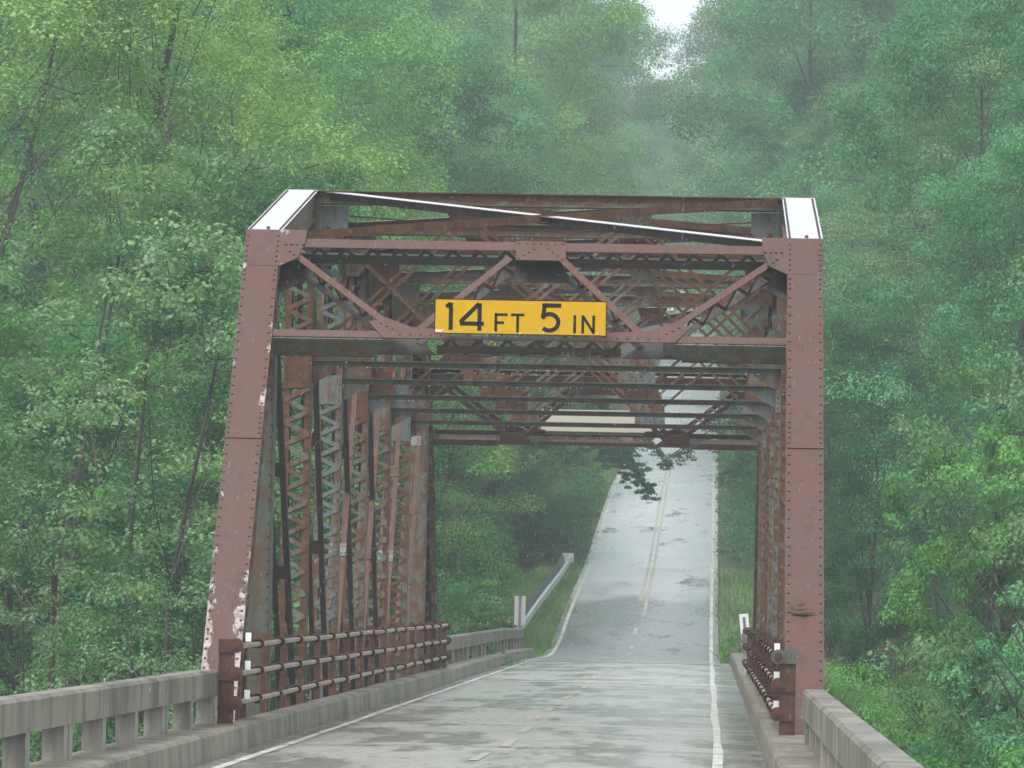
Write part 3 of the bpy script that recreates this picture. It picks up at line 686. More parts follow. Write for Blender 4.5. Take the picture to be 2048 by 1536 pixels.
# ------------------------------------------------------------------ pipe railings on the truss
def railing(side,label):
    xr=XT+side*2.88; root=empty('pipe_railing',(xr,0,0)); tag(root,label,'railing','pipe railings on the truss')
    zs=(1.10,.80,.49); rnd=random.Random(side+5)
    for z in zs:
        pts=[]
        for k in range(17): pts.append((rnd.uniform(-.006,.006),-.25+k*2.63,z+rnd.uniform(-.008,.008)))
        MB().tube(pts,.028,8).build('pipe',M['pipe'],root,True)
    pipe_n=0; disc=None; clip=None
    for k in range(1,17):
        y=k*2.6-.3
        for z in zs:
            if disc is None:
                q=MB(); q.tube([(0,-.018,0),(0,-.012,0),(0,.012,0),(0,.018,0)],[.05,.06,.06,.05],12); disc=q.build('pipe_flange',M['rust2'],root,True); disc.location=(0,y,z)
                q=MB(); q.box(min(side*.03,side*.135),max(side*.03,side*.135),-.035,.035,-.05,.045); clip=q.build('pipe_clip',M['rust2'],root); clip.location=(0,y+.06,z)
            else:
                for src,dy in ((disc,0),(clip,.06)):
                    o=src.copy(); link(o,root); o.location=(rnd.uniform(-.005,.005),y+dy,z+rnd.uniform(-.01,.01)); o.rotation_euler=(rnd.uniform(-.06,.06),0,rnd.uniform(-.1,.1))
        # rail post behind
        q=MB(); xo=side*.14; q.box(min(xo,xo+side*.012),max(xo,xo+side*.012),y+.02,y+.12,-.3,1.19).box(min(xo+side*.012,xo+side*.09),max(xo+side*.012,xo+side*.09),y+.108,y+.12,-.3,1.19)
        q.build('rail_post',M['rust2' if k%2 else 'rust'],root)
    # end bracket with three lobes, near end
    for yy,fc in ((-.30,-1),(8*P+.35,1)):
        q=MB(); x0,x1=sorted((side*.02,side*.19)); q.box(x0,x1,yy-.02,yy+.02,.02,1.16); q.build('end_bracket',M['rust2'],root)
        for n_,z in enumerate(zs):
            q=MB(); x0,x1=sorted((side*.0,side*.19)); q.box(x0,x1,yy-.045,yy-.021,z-.072,z+.072); q.tube([(0,yy-.06,z),(0,yy-.02,z)],.078,14)
            q.build('bracket_lobe',M['rust2'] if n_ or side<0 else M['green'],root)
            q=MB(); q.tube([(0,yy-.075,z),(0,yy-.061,z)],.045,10).tube([(0,yy-.09,z),(0,yy-.076,z)],.02,8); q.build('end_bolt',M['rust2'],root)
            if fc<0:
                q=MB(); q.box(-.10 if side>0 else .06,-.02 if side>0 else .14,yy+.10,yy+.106,z+.07,z+.19) if False else q.box(min(side*.02,-side*.04),max(side*.02,-side*.04),yy+.12,yy+.126,z+.045,z+.140)
                o=q.build('reflector',M['white'],root); o.location.x=-side*.10 if side<0 else -.0
                q=MB(); q.tube([(0,yy+.30,z),(0,yy+.325,z)],.046,10); q.build('pipe_ring',M['cream'],root)
    return root
railing(-1,'triple rusty pipe railing inside the left truss, with pale reflectors on its end')
railing(1,'triple rusty pipe railing inside the right truss, seen almost end on')

# ------------------------------------------------------------------ clearance signs
def stroke(mb, pts, wd, y, th=.004):
    for k in range(len(pts)-1):
        a=Vector((pts[k][0],0,pts[k][1])); b=Vector((pts[k+1][0],0,pts[k+1][1])); d=(b-a).normalized(); n=Vector((-d.z,0,d.x))*wd/2
        e0=d*0 if k==0 else d*wd*.25; e1=d*0 if k==len(pts)-2 else d*wd*.25
        v=[a-e0-n,b+e1-n,b+e1+n,a-e0+n]
        yo=y-.0004*(k%3)
        mb.add([(p.x,yo,p.z) for p in v]+[(p.x,yo+th+.0004*(k%3),p.z) for p in v],[(0,1,2,3),(7,6,5,4),(0,4,5,1),(1,5,6,2),(2,6,7,3),(3,7,4,0)])
sy=P*((4.9-ZB)/(Z1-ZB))-.36
sg=empty('clearance_sign',(.005,sy,4.70)); tag(sg,'long amber sign with black lettering giving the clearance height, on the near portal','sign')
W,H=1.99,.405
MB().box(-W/2+.01,W/2-.01,0,.006,.01,H-.01).build('sign_panel',M['amber'],sg)
q=MB()
q.box(-W/2,W/2,-.002,.009,0,.0095).box(-W/2,W/2,-.002,.009,H-.0095,H).box(-W/2,-W/2+.0095,-.002,.009,.0097,H-.0097).box(W/2-.0095,W/2,-.002,.009,.0097,H-.0097); q.build('sign_border',M['black'],sg)
def fx(u): return -W/2+u*W
def fz_(v): return H*(1-v)
def P2(lst): return [(fx(a),fz_(b)) for a,b in lst]
LW=.048
def glyph(nm,strokes,wd):
    q=MB()
    for s_ in strokes: stroke(q,P2(s_),wd,-.003)
    q.build(nm,M['black'],sg)
glyph('digit',[[(.095,.115),(.095,.89)],[(.093,.13),(.068,.24)]],LW)
glyph('digit',[[(.262,.115),(.262,.90)],[(.258,.13),(.155,.64),(.155,.66)],[(.148,.70),(.288,.70)]],LW)
glyph('letter',[[(.357,.405),(.357,.92)],[(.350,.43),(.425,.43)],[(.357,.66),(.405,.66)]],.031)
glyph('letter',[[(.484,.40),(.484,.93)],[(.445,.43),(.522,.43)]],.031)
arc=[(.722,.12+.0),(.632,.12)]
cx5,cz5,rx5,rz5=.668,.625,.052,.235
pts5=[(.640,.14),(.630,.47)]+[(cx5+rx5*math.cos(a),cz5-rz5*math.sin(a)) for a in [R(q) for q in range(135,-136,-18)]]
pts5[2]=(.634,.475)
glyph('digit',[[(.735,.145),(.625,.145)],pts5[:1]+pts5[1:]],LW)
glyph('letter',[[(.815,.41),(.815,.93)]],.031)
glyph('letter',[[(.862,.93),(.862,.41)],[(.862,.43),(.925,.91)],[(.925,.93),(.925,.41)]],.031)
MB().box(-W/2+.012,-W/2+.085,-.0035,-.0025,.02,.045).build('sticker',M['white'],sg)
q=MB()
for u,v in ((.05,.9),(.35,.93),(.50,.96),(.635,.93),(.945,.93)): q.dome((fx(u),-.0005,fz_(v)),(0,-1,0),.009)
q.build('bolts',M['white'],sg); 
for k in (-1,1): MB().box(k*.75-.02,k*.75+.02,.0065,.16,.02,.05).build('bracket',M['rust2'],sg)
fsy=8*P-sy
sb=empty('clearance_sign',(.10,fsy,4.74)); tag(sb,'cream blank back of the sign on the far portal','sign')
MB().box(-1.0,1.0,-.003,.003,0,.40).build('sign_panel',M['cream'],sb); MB().box(-1.0,1.0,-.055,-.004,-.05,-.012).build('mounting_angle',M['dark'],sb)

# ------------------------------------------------------------------ object markers and guardrail beyond
def marker(x,y,z,label,h,wd,tilt,mt):
    r_=empty('object_marker',(x,y,z)); tag(r_,label,'road marker','object marker plates at the far end of the parapets'); r_.rotation_euler=(0,tilt,0)
    MB().box(-wd/2,wd/2,0,.004,.35,.35+h).build('marker_plate',mt,r_)
    q=MB(); tp=.35+h-(.09 if tilt<0 else 0); q.box(-.037,.037,-.014,-.010,-.8,tp).box(-.037,-.033,-.0099,-.0005,-.8,tp).box(.033,.037,-.0099,-.0005,-.8,tp); q.build('marker_post',M['postgrey'],r_)
marker(-3.22,89.2,.50,'grey plate with a dark central post at the end of the left parapet',.84,.32,R(.5),M['cream2'])
marker(3.36,83,.05,'white plate with a dark central post, leaning left beyond the right railing',.92,.25,R(-6),M['white'])
gr=empty('guardrail',(-3.75,90,0)); tag(gr,'galvanised guardrail curving uphill along the left grass verge','guardrail')
gy_=np.concatenate([np.linspace(90.0,130,15),np.array([132,134,136.])]); gxx=[-3.18-0.004*(y-92)*0-(.0 if y<128 else -.0)+.62*sm(90,132,y)-.12 for y in gy_]
prof=[(0,-.155),(.0,-.14),(.07,-.10),(.07,-.055),(.0,-.015),(.0,.015),(.07,.055),(.07,.10),(.0,.14),(0,.155)]
V=[];F=[]
for j,(x,y) in enumerate(zip(gxx,gy_)):
    z=float(zr(y))+.46
    for a,b in prof: V.append((x+a+3.3,y-90,z+b))
n=len(prof)
for j in range(len(gy_)-1):
    for k in range(n-1): F.append((j*n+k,j*n+k+1,(j+1)*n+k+1,(j+1)*n+k))
q=MB(); q.v=V; q.f=F; g=q.build('rail_beam',M['galv'],gr); md=g.modifiers.new('s','SOLIDIFY'); md.thickness=.006
for y in np.arange(92,137,1.9):
    x=float(np.interp(y,gy_,gxx))+3.3; z=float(zr(y)); MB().box(x-.36,x-.20,y-90-.05,y-90+.05,z-.5,z+.56).build('guardrail_post',M['postgrey'],gr)
MB().box(.34,.78,46.1,46.16,float(zr(136))+.30,float(zr(136))+.66).build('end_plate',M['galv'],gr)
q=MB()
for k in range(3): q.box(.02,.32,-.35,-.30,.28+.17*k-.06,.28+.17*k+.06)
q.build('end_shoe',M['galv'],gr)

# wooden pole left, behind the parapet
o=MB().tube([(0,0,0),(.01,0,4),(.05,0,8.2)],[.07,.064,.055],10).build('wooden_pole',M['pole'],None,True); o.location=(-9.35,33.5,-6.3); tag(o,'slender reddish brown wooden pole among leaves behind the left parapet','pole')

# ------------------------------------------------------------------ trees
def leaves(centres, rad, n_each, leaf, rs, tint_c, droop=.3, up=.6, flat=.7):
    """leaf quads on clump shells; returns V,F,tint"""
    K=len(centres); idx=np.repeat(np.arange(K),n_each); N=len(idx)
    d=rs.normal(size=(N,3)); d/=np.linalg.norm(d,axis=1)[:,None]
    d[:,2]=np.where(d[:,2]<-.25,-d[:,2]*rs.uniform(-.5,1,N),d[:,2])
    rr_=rad[idx]*(rs.uniform(0,1,N)**.22)*(1+.09*rs.normal(size=N))
    p=centres[idx]+d*rr_[:,None]*np.array([1,1,flat])
    nrm=d*.7+np.array([0,0,up])+rs.normal(size=(N,3))*.38; nrm/=np.linalg.norm(nrm,axis=1)[:,None]
    t=rs.normal(size=(N,3))+np.stack([d[:,0],d[:,1],-np.full(N,droop*2)],1); t-=nrm*(t*nrm).sum(1)[:,None]; t/=np.linalg.norm(t,axis=1)[:,None]
    b=np.cross(nrm,t); L=leaf*rs.uniform(.6,1.25,N); Wd=L*rs.uniform(.55,.8,N)
    V=np.empty((N,4,3)); V[:,0]=p-t*(L/2)[:,None]; V[:,2]=p+t*(L/2)[:,None]-nrm*(L*.12)[:,None]
    V[:,1]=p+b*(Wd/2)[:,None]+t*(L*.08)[:,None]; V[:,3]=p-b*(Wd/2)[:,None]+t*(L*.08)[:,None]
    F=np.arange(N*4).reshape(N,4); tint=np.clip(tint_c[idx]+rs.normal(size=N)*.08,0,1)
    return V.reshape(-1,3),F,np.repeat(tint,4)
def tree_proto(seed,H,Rad,cb,leaf,nleaf,nclump,prof,mat,bark,crad=(.10,.17),droop=.3,flat=.7,stems=1,limb=.6,up=.6,spray=4):
    rs=np.random.RandomState(seed); cs=[];rads=[];tc=[]; q=MB(); trunk_r=H*(.0065 if stems==2 or H==14 else .010)+.02
    bx,by=rs.uniform(-.04,.04,2)*H
    def axis(t): return np.array([bx*t*t*2+H*.016*math.sin(t*7+seed)+H*.006*math.sin(t*19+seed),by*t*t*2+H*.012*math.sin(t*9+seed*2),H*t])
    for st in range(stems):
        off=np.zeros(2) if stems==1 else rs.uniform(-.35,.35,2)
        pts=[];rd=[]
        for k in range(14):
            t_=k/13*.86; a=axis(t_); sp=0 if stems==1 else t_*Rad*.35
            pts.append((a[0]+off[0]+sp*math.cos(st*2.1),a[1]+off[1]+sp*math.sin(st*2.1),a[2])); rd.append(trunk_r*(1-t_)**.8/(stems**.5)+.012)
        q.tube(pts,rd,7)
    for k in range(nclump):
        t_=cb+(1-cb)*(k+rs.uniform(0,1))/nclump; an=rs.uniform(0,2*math.pi); rp=Rad*prof((t_-cb)/(1-cb))
        rr_=rp*math.sqrt(rs.uniform(.25,1)); a=axis(t_); c=np.array([a[0]+rr_*math.cos(an),a[1]+rr_*math.sin(an),a[2]])
        cr=H*rs.uniform(*crad); base=rs.uniform(.2,.8)
        t0=max(cb*.6,t_-rs.uniform(.10,.22)-.10*rr_/Rad); a0=axis(t0)
        if rs.rand()<limb:
            mid=(a0+c)/2+np.array([rs.uniform(-.02,.02)*H,rs.uniform(-.02,.02)*H,-.05*H*rs.uniform(-.5,1)]); r1=trunk_r*.33*(1-t0)+.010
            q.tube([a0,(a0*2+mid)/3,mid,c],[r1,r1*.8,r1*.5,.008],5,False)
        for j in range(spray):   # each clump is a few sprays
            o_=rs.normal(size=3); o_/=np.linalg.norm(o_); o_[2]=abs(o_[2])*.8-.15; o_=o_*cr*rs.uniform(.45,.95); cs.append(c+o_); rads.append(cr*rs.uniform(.32,.6)); tc.append(base+rs.uniform(-.15,.15))
            if rs.rand()<.35: q.tube([c,c+o_*.8],[.014,.005],4,False)
    cs=np.array(cs);rads=np.array(rads);tc=np.array(tc)
    w_=rads**2; ne=np.maximum(8,(nleaf*w_/w_.sum()).astype(int))
    K=len(cs); V,F,ti=leaves(cs,rads,ne,leaf,rs,tc,droop,up,flat)
    crown_me=fast_mesh('crown',V,F,mat,{'tint':ti})
    tr=q.build('trunk',bark,None,True); me=tr.data; bpy.data.objects.remove(tr)
    return me,crown_me,H
dome=lambda u: (math.sin(math.pi*min(1,.12+u*.88)))**.6 if u<.5 else math.sqrt(max(0,1-((u-.45)/.58)**2))
ovalp=lambda u: .25+.75*math.sin(math.pi*min(1,u*.9+.08))
upr=lambda u: .35+.65*math.sin(math.pi*(u*.85+.12))
PR={
 'syc':[tree_proto(11,14,4.2,.10,.12,22000,120,ovalp,M['l_syc'],M['bark'],(.035,.075),.3,.8,2,.22,up=.9,spray=5),
        tree_proto(12,14,4.0,.08,.115,21000,115,ovalp,M['l_syc'],M['barkpale'],(.035,.075),.3,.8,1,.22,up=.9,spray=5)],
 'dense':[tree_proto(21,16,4.6,.06,.12,80000,100,dome,M['l_dense'],M['bark'],(.07,.12),.8,.9,1,.3,up=.8,spray=5),
          tree_proto(22,16,4.8,.04,.12,80000,100,dome,M['l_dense'],M['bark'],(.06,.12),.8,.9,1,.3,up=.8,spray=5)],
 'airy':[tree_proto(31,20,5.0,.10,.10,85000,150,upr,M['l_airy'],M['bark'],(.04,.08),.2,.95,1,.5,up=.9,spray=5),
         tree_proto(32,20,4.6,.10,.10,80000,140,upr,M['l_airy'],M['barkpale'],(.04,.075),.2,.95,2,.5,up=.9,spray=5)],
 'broad':[tree_proto(41,22,6.4,.08,.17,85000,95,dome,M['l_broad'],M['bark'],(.07,.115),.5,.95,1,.25,up=.9,spray=5),
          tree_proto(42,22,5.8,.10,.16,80000,95,upr,M['l_broad'],M['bark'],(.065,.11),.5,.95,1,.25,up=.9,spray=5),
          tree_proto(43,22,6.6,.06,.17,85000,85,dome,M['l_broad'],M['barkpale'],(.075,.125),.4,.9,1,.25,up=.9,spray=6)],
 'bush':[tree_proto(51,4,2.6,.02,.085,30000,60,dome,M['l_bush'],M['bark'],(.09,.16),.2,.8,3,.2,up=.9,spray=4),
         tree_proto(52,4,2.3,.02,.085,28000,55,dome,M['l_bush'],M['bark'],(.08,.16),.2,.9,3,.2,up=.9,spray=4)],
}
NAME={'syc':'sycamore_tree','dense':'maple_tree','airy':'poplar_tree','broad':'oak_tree','bush':'shrub'}
NTREE=[0]
rt=random.Random(3)
LEAFALT={'broad_airy':'l_airy','broad_dense':'l_dense','airy_broad':'l_broad'}
recol={}
def recoloured(me,mat):
    k=(me.name,mat)
    if k not in recol: c=me.copy(); c.materials[0]=M[mat]; recol[k]=c
    return recol[k]
def tree(kind,x,y,htop=None,H=None,wid=1.,label='',cat='tree',group=None,var=None,z=None,mat=None,rot=None,lean=0):
    pr=PR[kind][(var if var is not None else rt.randrange(len(PR[kind])))%len(PR[kind])]
    g=float(ground(x,y))-.1 if z is None else z
    h=(htop-g) if htop is not None else H; s=h/pr[2]
    root=empty(NAME[kind],(x,y,g),rt.uniform(0,6.28) if rot is None else rot); root.scale=(s*wid,s*wid,s)
    root.rotation_euler.x=lean
    tag(root,label,cat,group)
    t=bpy.data.objects.new('stem' if kind=='bush' else 'trunk',pr[0]); link(t,root)
    c=bpy.data.objects.new('foliage' if kind=='bush' else 'crown',recoloured(pr[1],mat) if mat else pr[1]); link(c,root); NTREE[0]+=1; return root
CX,CY=2.22,-52.02
def wx(px,D): return CX+(px-1400)/9725*D
def wz(py,D): return 1.69+(1205-py)/9725*D
# left foreground, beside and beyond the truss
tree('syc',-7.9,38,8.0,wid=.95,var=0,label='broad-leaved pale green tree close behind the left end of the truss')
tree('syc',-11.6,31,7.0,wid=.95,var=1,label='pale large-leaved tree at the left picture edge behind the parapet')
tree('syc',-6.9,29,1.6,wid=.8,var=1,rot=1.2,label='low pale sapling just outside the left end post above the parapet')
tree('syc',-10.2,44,10.6,wid=.9,var=0,rot=2.2,label='taller pale sycamore with a grey forked trunk left of the bridge')
tree('syc',-9.9,30.5,3.2,wid=.8,var=0,rot=4.4,label='small pale tree whose leaves brush the wooden pole')
tree('dense',-8.6,56,10.4,wid=.95,var=0,label='dense deep green tree whose drooping crown touches the left portal corner')
tree('dense',-12.4,50,6.6,wid=1.05,var=1,label='shaded dark green tree low behind the pale sycamores')
tree('dense',-6.6,66,7.6,wid=.85,var=1,rot=2.0,label='dark green tree seen through the posts of the left truss')
tree('dense',-9.2,70,9.4,wid=.9,var=0,rot=2.9,label='dark green tree behind the middle of the left truss')
tree('dense',-15.6,58,8.5,wid=1.1,var=0,rot=1.0,label='dark green tree at the far left edge below the yellow-green poplar')
tree('dense',-6.4,48,2.0,wid=.9,var=0,rot=3.0,label='short dark tree behind the left railing of the truss')
tree('airy',-12.6,66,19.5,wid=.95,var=0,label='tall airy yellow-green poplar with forked limbs at upper left')
tree('airy',-15.8,62,20.0,wid=.95,var=1,label='tall yellow-green poplar cut by the left picture edge')
tree('airy',-10.6,78,17.5,wid=.85,var=1,rot=3.3,label='slender leaning yellow-green poplar right of the tall forked one')
tree('airy',-7.0,96,15.0,wid=.95,var=0,rot=1.3,label='speckled light green tree rising behind the top left corner of the portal')
tree('airy',-11.0,98,18.5,wid=1.0,var=1,rot=5.3,label='light green round-headed tree above the left end of the bridge',mat='l_bush')
tree('broad',-14.4,100,24,wid=.8,label='big mid green tree behind the poplars at upper left')
tree('broad',-19,104,26,wid=.9,label='big mid green tree in the top left corner')
tree('bush',-5.6,92,2.2,wid=1.0,label='fresh green bush beside the left parapet beyond the truss',cat='shrub',var=0)
tree('bush',-6.7,99,4.6,wid=.9,label='taller fresh green bush left of the guardrail start',cat='shrub',var=1)
tree('dense',-8.8,108,9.5,wid=.75,var=1,rot=.4,label='mid green tree filling the view left of the guardrail',mat='l_broad')
tree('dense',-10.4,112,13.5,wid=.95,var=0,rot=.9,label='mid green tree seen through the upper bracing at left',mat='l_broad')
# right side
tree('syc',8.9,37,10.4,wid=.72,var=0,rot=2.5,label='light green tree reaching in from the right edge at mid height',mat='l_syc')
tree('syc',10.6,46,6.0,wid=.8,var=1,label='light green sapling low at the right picture edge',mat='l_broad')
tree('bush',8.3,58,4.9,wid=.6,var=0,z=-2.6,label='rounded yellow-green bush tree right of the right end post',cat='shrub')
tree('bush',10.2,60,6.4,wid=.5,var=1,z=-3.0,label='rounded green bush tree behind the yellow-green one at right',cat='shrub')
tree('dense',10.4,84,14.2,wid=.9,var=0,rot=2.4,label='deep green tree right of the portal with hanging foliage',mat='l_broad')
tree('dense',6.9,86,9.4,wid=.75,var=1,rot=1.1,label='dark green tree close against the right end post')
tree('broad',14.2,88,18.5,wid=.8,label='tall green tree at the upper right edge')
tree('broad',11.0,104,21.5,wid=.75,label='tall mid green tree with pale bare stems at upper right')
tree('dense',6.2,108,10.0,wid=.7,var=0,rot=.3,label='shaded tree between the right truss and the road')
for x,y,h,v,mt,lb in ((6.7,31,-1.3,0,'l_bush','broad low shrub on the right bank nearest the parapet end'),(8.0,34,-1.0,1,'l_broad','leafy shrub behind the lowest one on the right bank'),
    (9.0,36,-.5,0,'l_broad','mid green shrub low at the right picture edge'),(6.1,37,-1.7,1,'l_dense','dark low shrub at the foot of the right end post'),(10.0,42,.8,1,'l_broad','shrub at the right picture edge in mid bank'),
    (8.6,48,.6,0,'l_broad','mid green shrub in the middle of the right bank'),(10.9,52,2.4,1,'l_broad','tall shrub below the light green sapling at right'),(9.8,63,2.6,1,'l_broad','shrub under the rounded bush tree at right'),
    (9.4,29.5,-1.7,1,'l_bush','shrub in the lower right corner of the view')):
    tree('bush',x,y,h,wid=.62,var=v,label=lb,cat='shrub',group='shrubs on the right bank',mat=mt)
# hillside rows (left and right of the road corridor)
ORD=['nearest','second','third','fourth','fifth','sixth','seventh','eighth','ninth','tenth','eleventh','twelfth']
HUE={'l_bush':'fresh green','l_syc':'pale green','l_dense':'deep green','l_airy':'yellow-green','l_broad':'mid green'}
GRP={'l':'hillside trees left of the road','r':'hillside trees right of the road','fl':'far trees left of the sky gap','fr':'far trees right of the sky gap','c':'trees over the far road'}
WHERE={'l':'the left slope','r':'the right slope','fl':'the far left wood','fr':'the far right wood'}
def slope_row(zone,row,items,kinds,wid):
    """items: (x, y, height); numbered outwards from the road"""
    for k,(x,y,h) in enumerate(sorted(items,key=lambda q:abs(q[0]))):
        kind=rt.choice(kinds); mats={'broad':['l_broad','l_broad','l_bush','l_syc','l_dense'],'airy':['l_airy','l_broad','l_syc'],'dense':['l_broad','l_dense']}[kind]; mt=rt.choice(mats)
        if zone=='c': lab='misty %s tree closing over the far road, %s one uphill'%(HUE[mt],ORD[row] if row else 'first')
        else: lab='%s tree, %s to the road in row %s of %s'%(HUE[mt],ORD[k],['one','two','three','four','five','six'][row],WHERE[zone])
        tree(kind,x,y,H=h,wid=wid*{'broad':.8,'airy':1.05,'dense':1.05}[kind],label=lab,group=GRP[zone],mat=mt)
U_=rt.uniform
for row,D in enumerate((170,196,225,255,290,330)):
    y=D-52; L=[];Rr=[]
    if row<3:
        x=-.150*D
        while x<-.02*D-5: L.append((x+U_(-1,1),y+U_(-6,6),U_(17,22))); x+=U_(4.0,5.2)
        x=9.5
        while x<.07*D+5: Rr.append((x+U_(-.8,.8),y+U_(-6,6),U_(17,22))); x+=U_(4.2,5.4)
        ks=['broad','broad','broad','airy','dense']
    else:
        x=-9.7-(D-255)*.010
        while x>-.10*D: L.append((x+U_(-.6,.6),y+U_(-8,8),U_(26,30))); x-=U_(5.5,7)
        x=8.0
        while x<.07*D+2: Rr.append((x+U_(-.5,.6),y+U_(-8,8),U_(27,31))); x+=U_(5.0,6.5)
        ks=['broad']
    slope_row('l',row,L,ks,1.); slope_row('r',row,Rr,ks,1.)
for row,D in enumerate((370,410,450,495,540)):
    y=D-52
    slope_row('fl',row,[(x+U_(-.6,.6),y+U_(-6,6),U_(27,31)) for x in (-10.5,-17,-24)],['broad'],1.05)
    slope_row('fr',row,[(x+U_(-.6,.6),y+U_(-6,6),U_(29,33)) for x in (6.6,13,21)],['broad'],1.05)
ORD+=['thirteenth','fourteenth']
for row,(x,y,h) in enumerate(((-7.0,372,20),(4.8,404,21),(-5.6,420,23),(4.2,440,23),(-4.8,455,24),(2.8,470,23.5),(-2.2,482,24),(1.0,490,24),(5.4,500,27),(-4.2,508,27),(2.6,520,28),(-6.5,535,29),(8,540,29),(-.8,545,28))):
    slope_row('c',row,[(x,y,h)],['broad'],.9)
# verge trees whose branches hang over the road
tree('broad',-7.6,150,19.5,wid=.62,var=0,rot=.5,label='dark tree with a bough hanging over the left lane beyond the bridge',mat='l_dense')
tree('broad',-8.2,172,25,wid=.62,var=2,rot=2.5,label='tall tree arching over the road from the left, just uphill of the guardrail')
tree('broad',8.4,150,19.0,wid=.62,var=1,rot=1.5,label='tree arching over the road from the right, beyond the white marker plate')
tree('broad',8.6,176,25,wid=.62,var=0,rot=3.5,label='tall tree arching over the road from the right, further uphill')
tree('bush',-5.6,186,11.6,wid=.9,var=0,label='yellow-green bush on the left road bank uphill',cat='shrub',mat='l_airy')
tree('bush',-6.6,176,9.8,wid=.9,var=1,label='yellow-green bush beside the left road edge, lower than its neighbour',cat='shrub',mat='l_airy')
tree('bush',3.05,86.2,H=.95,z=-.15,wid=.8,var=1,label='small bright green tuft bush at the end of the right kerb',cat='shrub')
for k,(x,y,h,v) in enumerate(((5.9,118,6.5,0),(6.1,132,8,1),(5.9,146,8.5,0),(6.0,162,9,1),(5.9,180,9,0),(6.0,200,10,1),(6.1,224,10,0),(6.2,250,11,1),(6.4,280,12,0),(6.6,315,12,1))):
    tree('dense',x-(.2 if y<140 else .5),y,H=h,wid=.85,var=v,mat='l_dense',label='dark tree crowding the right edge of the hill road, %s'%['nearest the bridge','second up the hill','third up the hill','fourth up the hill','halfway up the hill','sixth up the hill','seventh up the hill','third from the top','second from the top','topmost'][k],group='roadside trees right of the hill road')
for k,(x,y,h,v) in enumerate(((-7.4,128,7,1),(-6.8,146,8.5,0),(-6.6,196,9,1),(-6.2,214,9,0),(-6.2,236,10,1),(-6.2,262,11,0),(-6.4,292,12,1))):
    tree('dense',x if y<190 else x-.4,y,H=h,wid=.9,var=v,mat='l_dense',label='dark tree along the left bank of the hill road, %s'%['just above the guardrail','behind the guardrail end','third uphill','fourth uphill','fifth uphill','second from the top','topmost'][k],group='roadside trees left of the hill road')
tree('dense',-6.3,139,H=11.5,wid=.95,var=0,rot=2.2,mat='l_dense',label='dark full-crowned tree behind the top end of the guardrail, carrying the low bough')
# boughs over the road (long limb from the verge tree)
def bough(x0,y,z0,x1,z1,seed,label,leaf=.10,n=4000,mat='l_dense',t0=.35,thick=.5):
    rs=np.random.RandomState(seed); root=empty('overhanging_bough',(x0,y,z0)); tag(root,label,'branch','boughs over the road')
    q=MB(); b=np.array([x1-x0,0,z1-z0]); at=lambda t_: b*t_+np.array([0,.3*math.sin(5*t_),.7*math.sin(math.pi*t_)])
    q.tube([at(t_) for t_ in np.linspace(0,1,8)],list(np.linspace(.10,.010,8)),6,False); cs=[];rd=[];tc=[]
    for t_ in np.linspace(t0,1,26):
        base=at(t_); w_=thick*(1.5-t_)
        for k in range(3):
            e=base+np.array([rs.uniform(.0,.9),rs.uniform(-.9,.9),rs.uniform(-1.25,.35)*1.0])*w_
            q.tube([base,e],[.014,.005],4,False); v=rs.uniform(.1,.5)
            for u in (.35,.7,1.0): cs.append(base+(e-base)*u); rd.append(rs.uniform(.10,.24)); tc.append(v)
    cs=np.array(cs);rd=np.array(rd); V,F,ti=leaves(cs,rd,np.full(len(cs),n//len(cs)),leaf,rs,np.array(tc),.8,.5,.6)
    link(bpy.data.objects.new('foliage',fast_mesh('foliage',V,F,M[mat],{'tint':ti})),root); q.build('limb',M['bark'],root,True)
bough(-7.0,135,11.2,-.15,6.0,5,'dark leafy bough drooping over the left lane of the hill road',t0=.25,thick=1.5,n=17000)
bough(-6.5,141,11.0,.1,7.6,8,'second dark bough above the one over the left lane',n=6000,thick=.7)
bough(-6.5,131,9.2,-.9,6.8,18,'short dark bough lowest over the left road edge',n=13000,thick=1.4)
bough(7.6,128,9.6,.35,6.7,6,'thin bough of leaves hanging over the right lane of the hill road',n=4200,thick=.8,t0=.3)
bough(7.6,136,8.8,2.6,6.4,9,'leafy bough from the right verge ending at the road edge',n=4000,thick=.7)
bough(7.0,146,11.0,1.9,8.7,19,'sparse bough highest over the right lane',n=2200,thick=.5)

# ------------------------------------------------------------------ grass and undergrowth
def grass(name,N,xr,yr,hh,wd,seed,mat,label,cond=None):
    rs=np.random.RandomState(seed); x=rs.uniform(*xr,N); y=rs.uniform(*yr,N)
    if cond is not None: k=cond(x,y); x=x[k];y=y[k]; N=len(x)
    z=ground(x,y)-.03; h=hh*rs.uniform(.5,1.3,N)*(1+.4*np.sin(x*1.7+y*.9)*np.sin(y*.6)); a=rs.uniform(0,math.pi,N); dx=np.cos(a)*wd/2;dy=np.sin(a)*wd/2
    lx=rs.normal(size=N)*h*.3; ly=rs.normal(size=N)*h*.3
    V=np.empty((N,3,3)); V[:,0]=np.stack([x-dx,y-dy,z],1);V[:,1]=np.stack([x+dx,y+dy,z],1);V[:,2]=np.stack([x+lx,y+ly,z+h],1)
    t_=np.repeat(np.clip(.5+.25*rs.normal(size=N)+.2*np.sin(x*.8+y*.4),0,1),3)
    o=link(bpy.data.objects.new(name,fast_mesh(name,V.reshape(-1,3),np.arange(N*3).reshape(N,3),mat,{'tint':t_}))); tag(o,label,'grass',kind='stuff')
vr=lambda x,y:(np.abs(x-xc(y))>2.58)&np.where(x<0,(y<127)|(y<142)|((y>168)&(y<225)),y<138)
grass('verge_grass',90000,(-7,7.5),(90,190),.26,.05,2,M['l_grass'],'short wet grass on the verges beside the hill road',vr)
grass('verge_grass',70000,(-9,9.5),(190,480),.6,.12,12,M['l_grass'],'grass on the left bank of the upper hill road',vr)
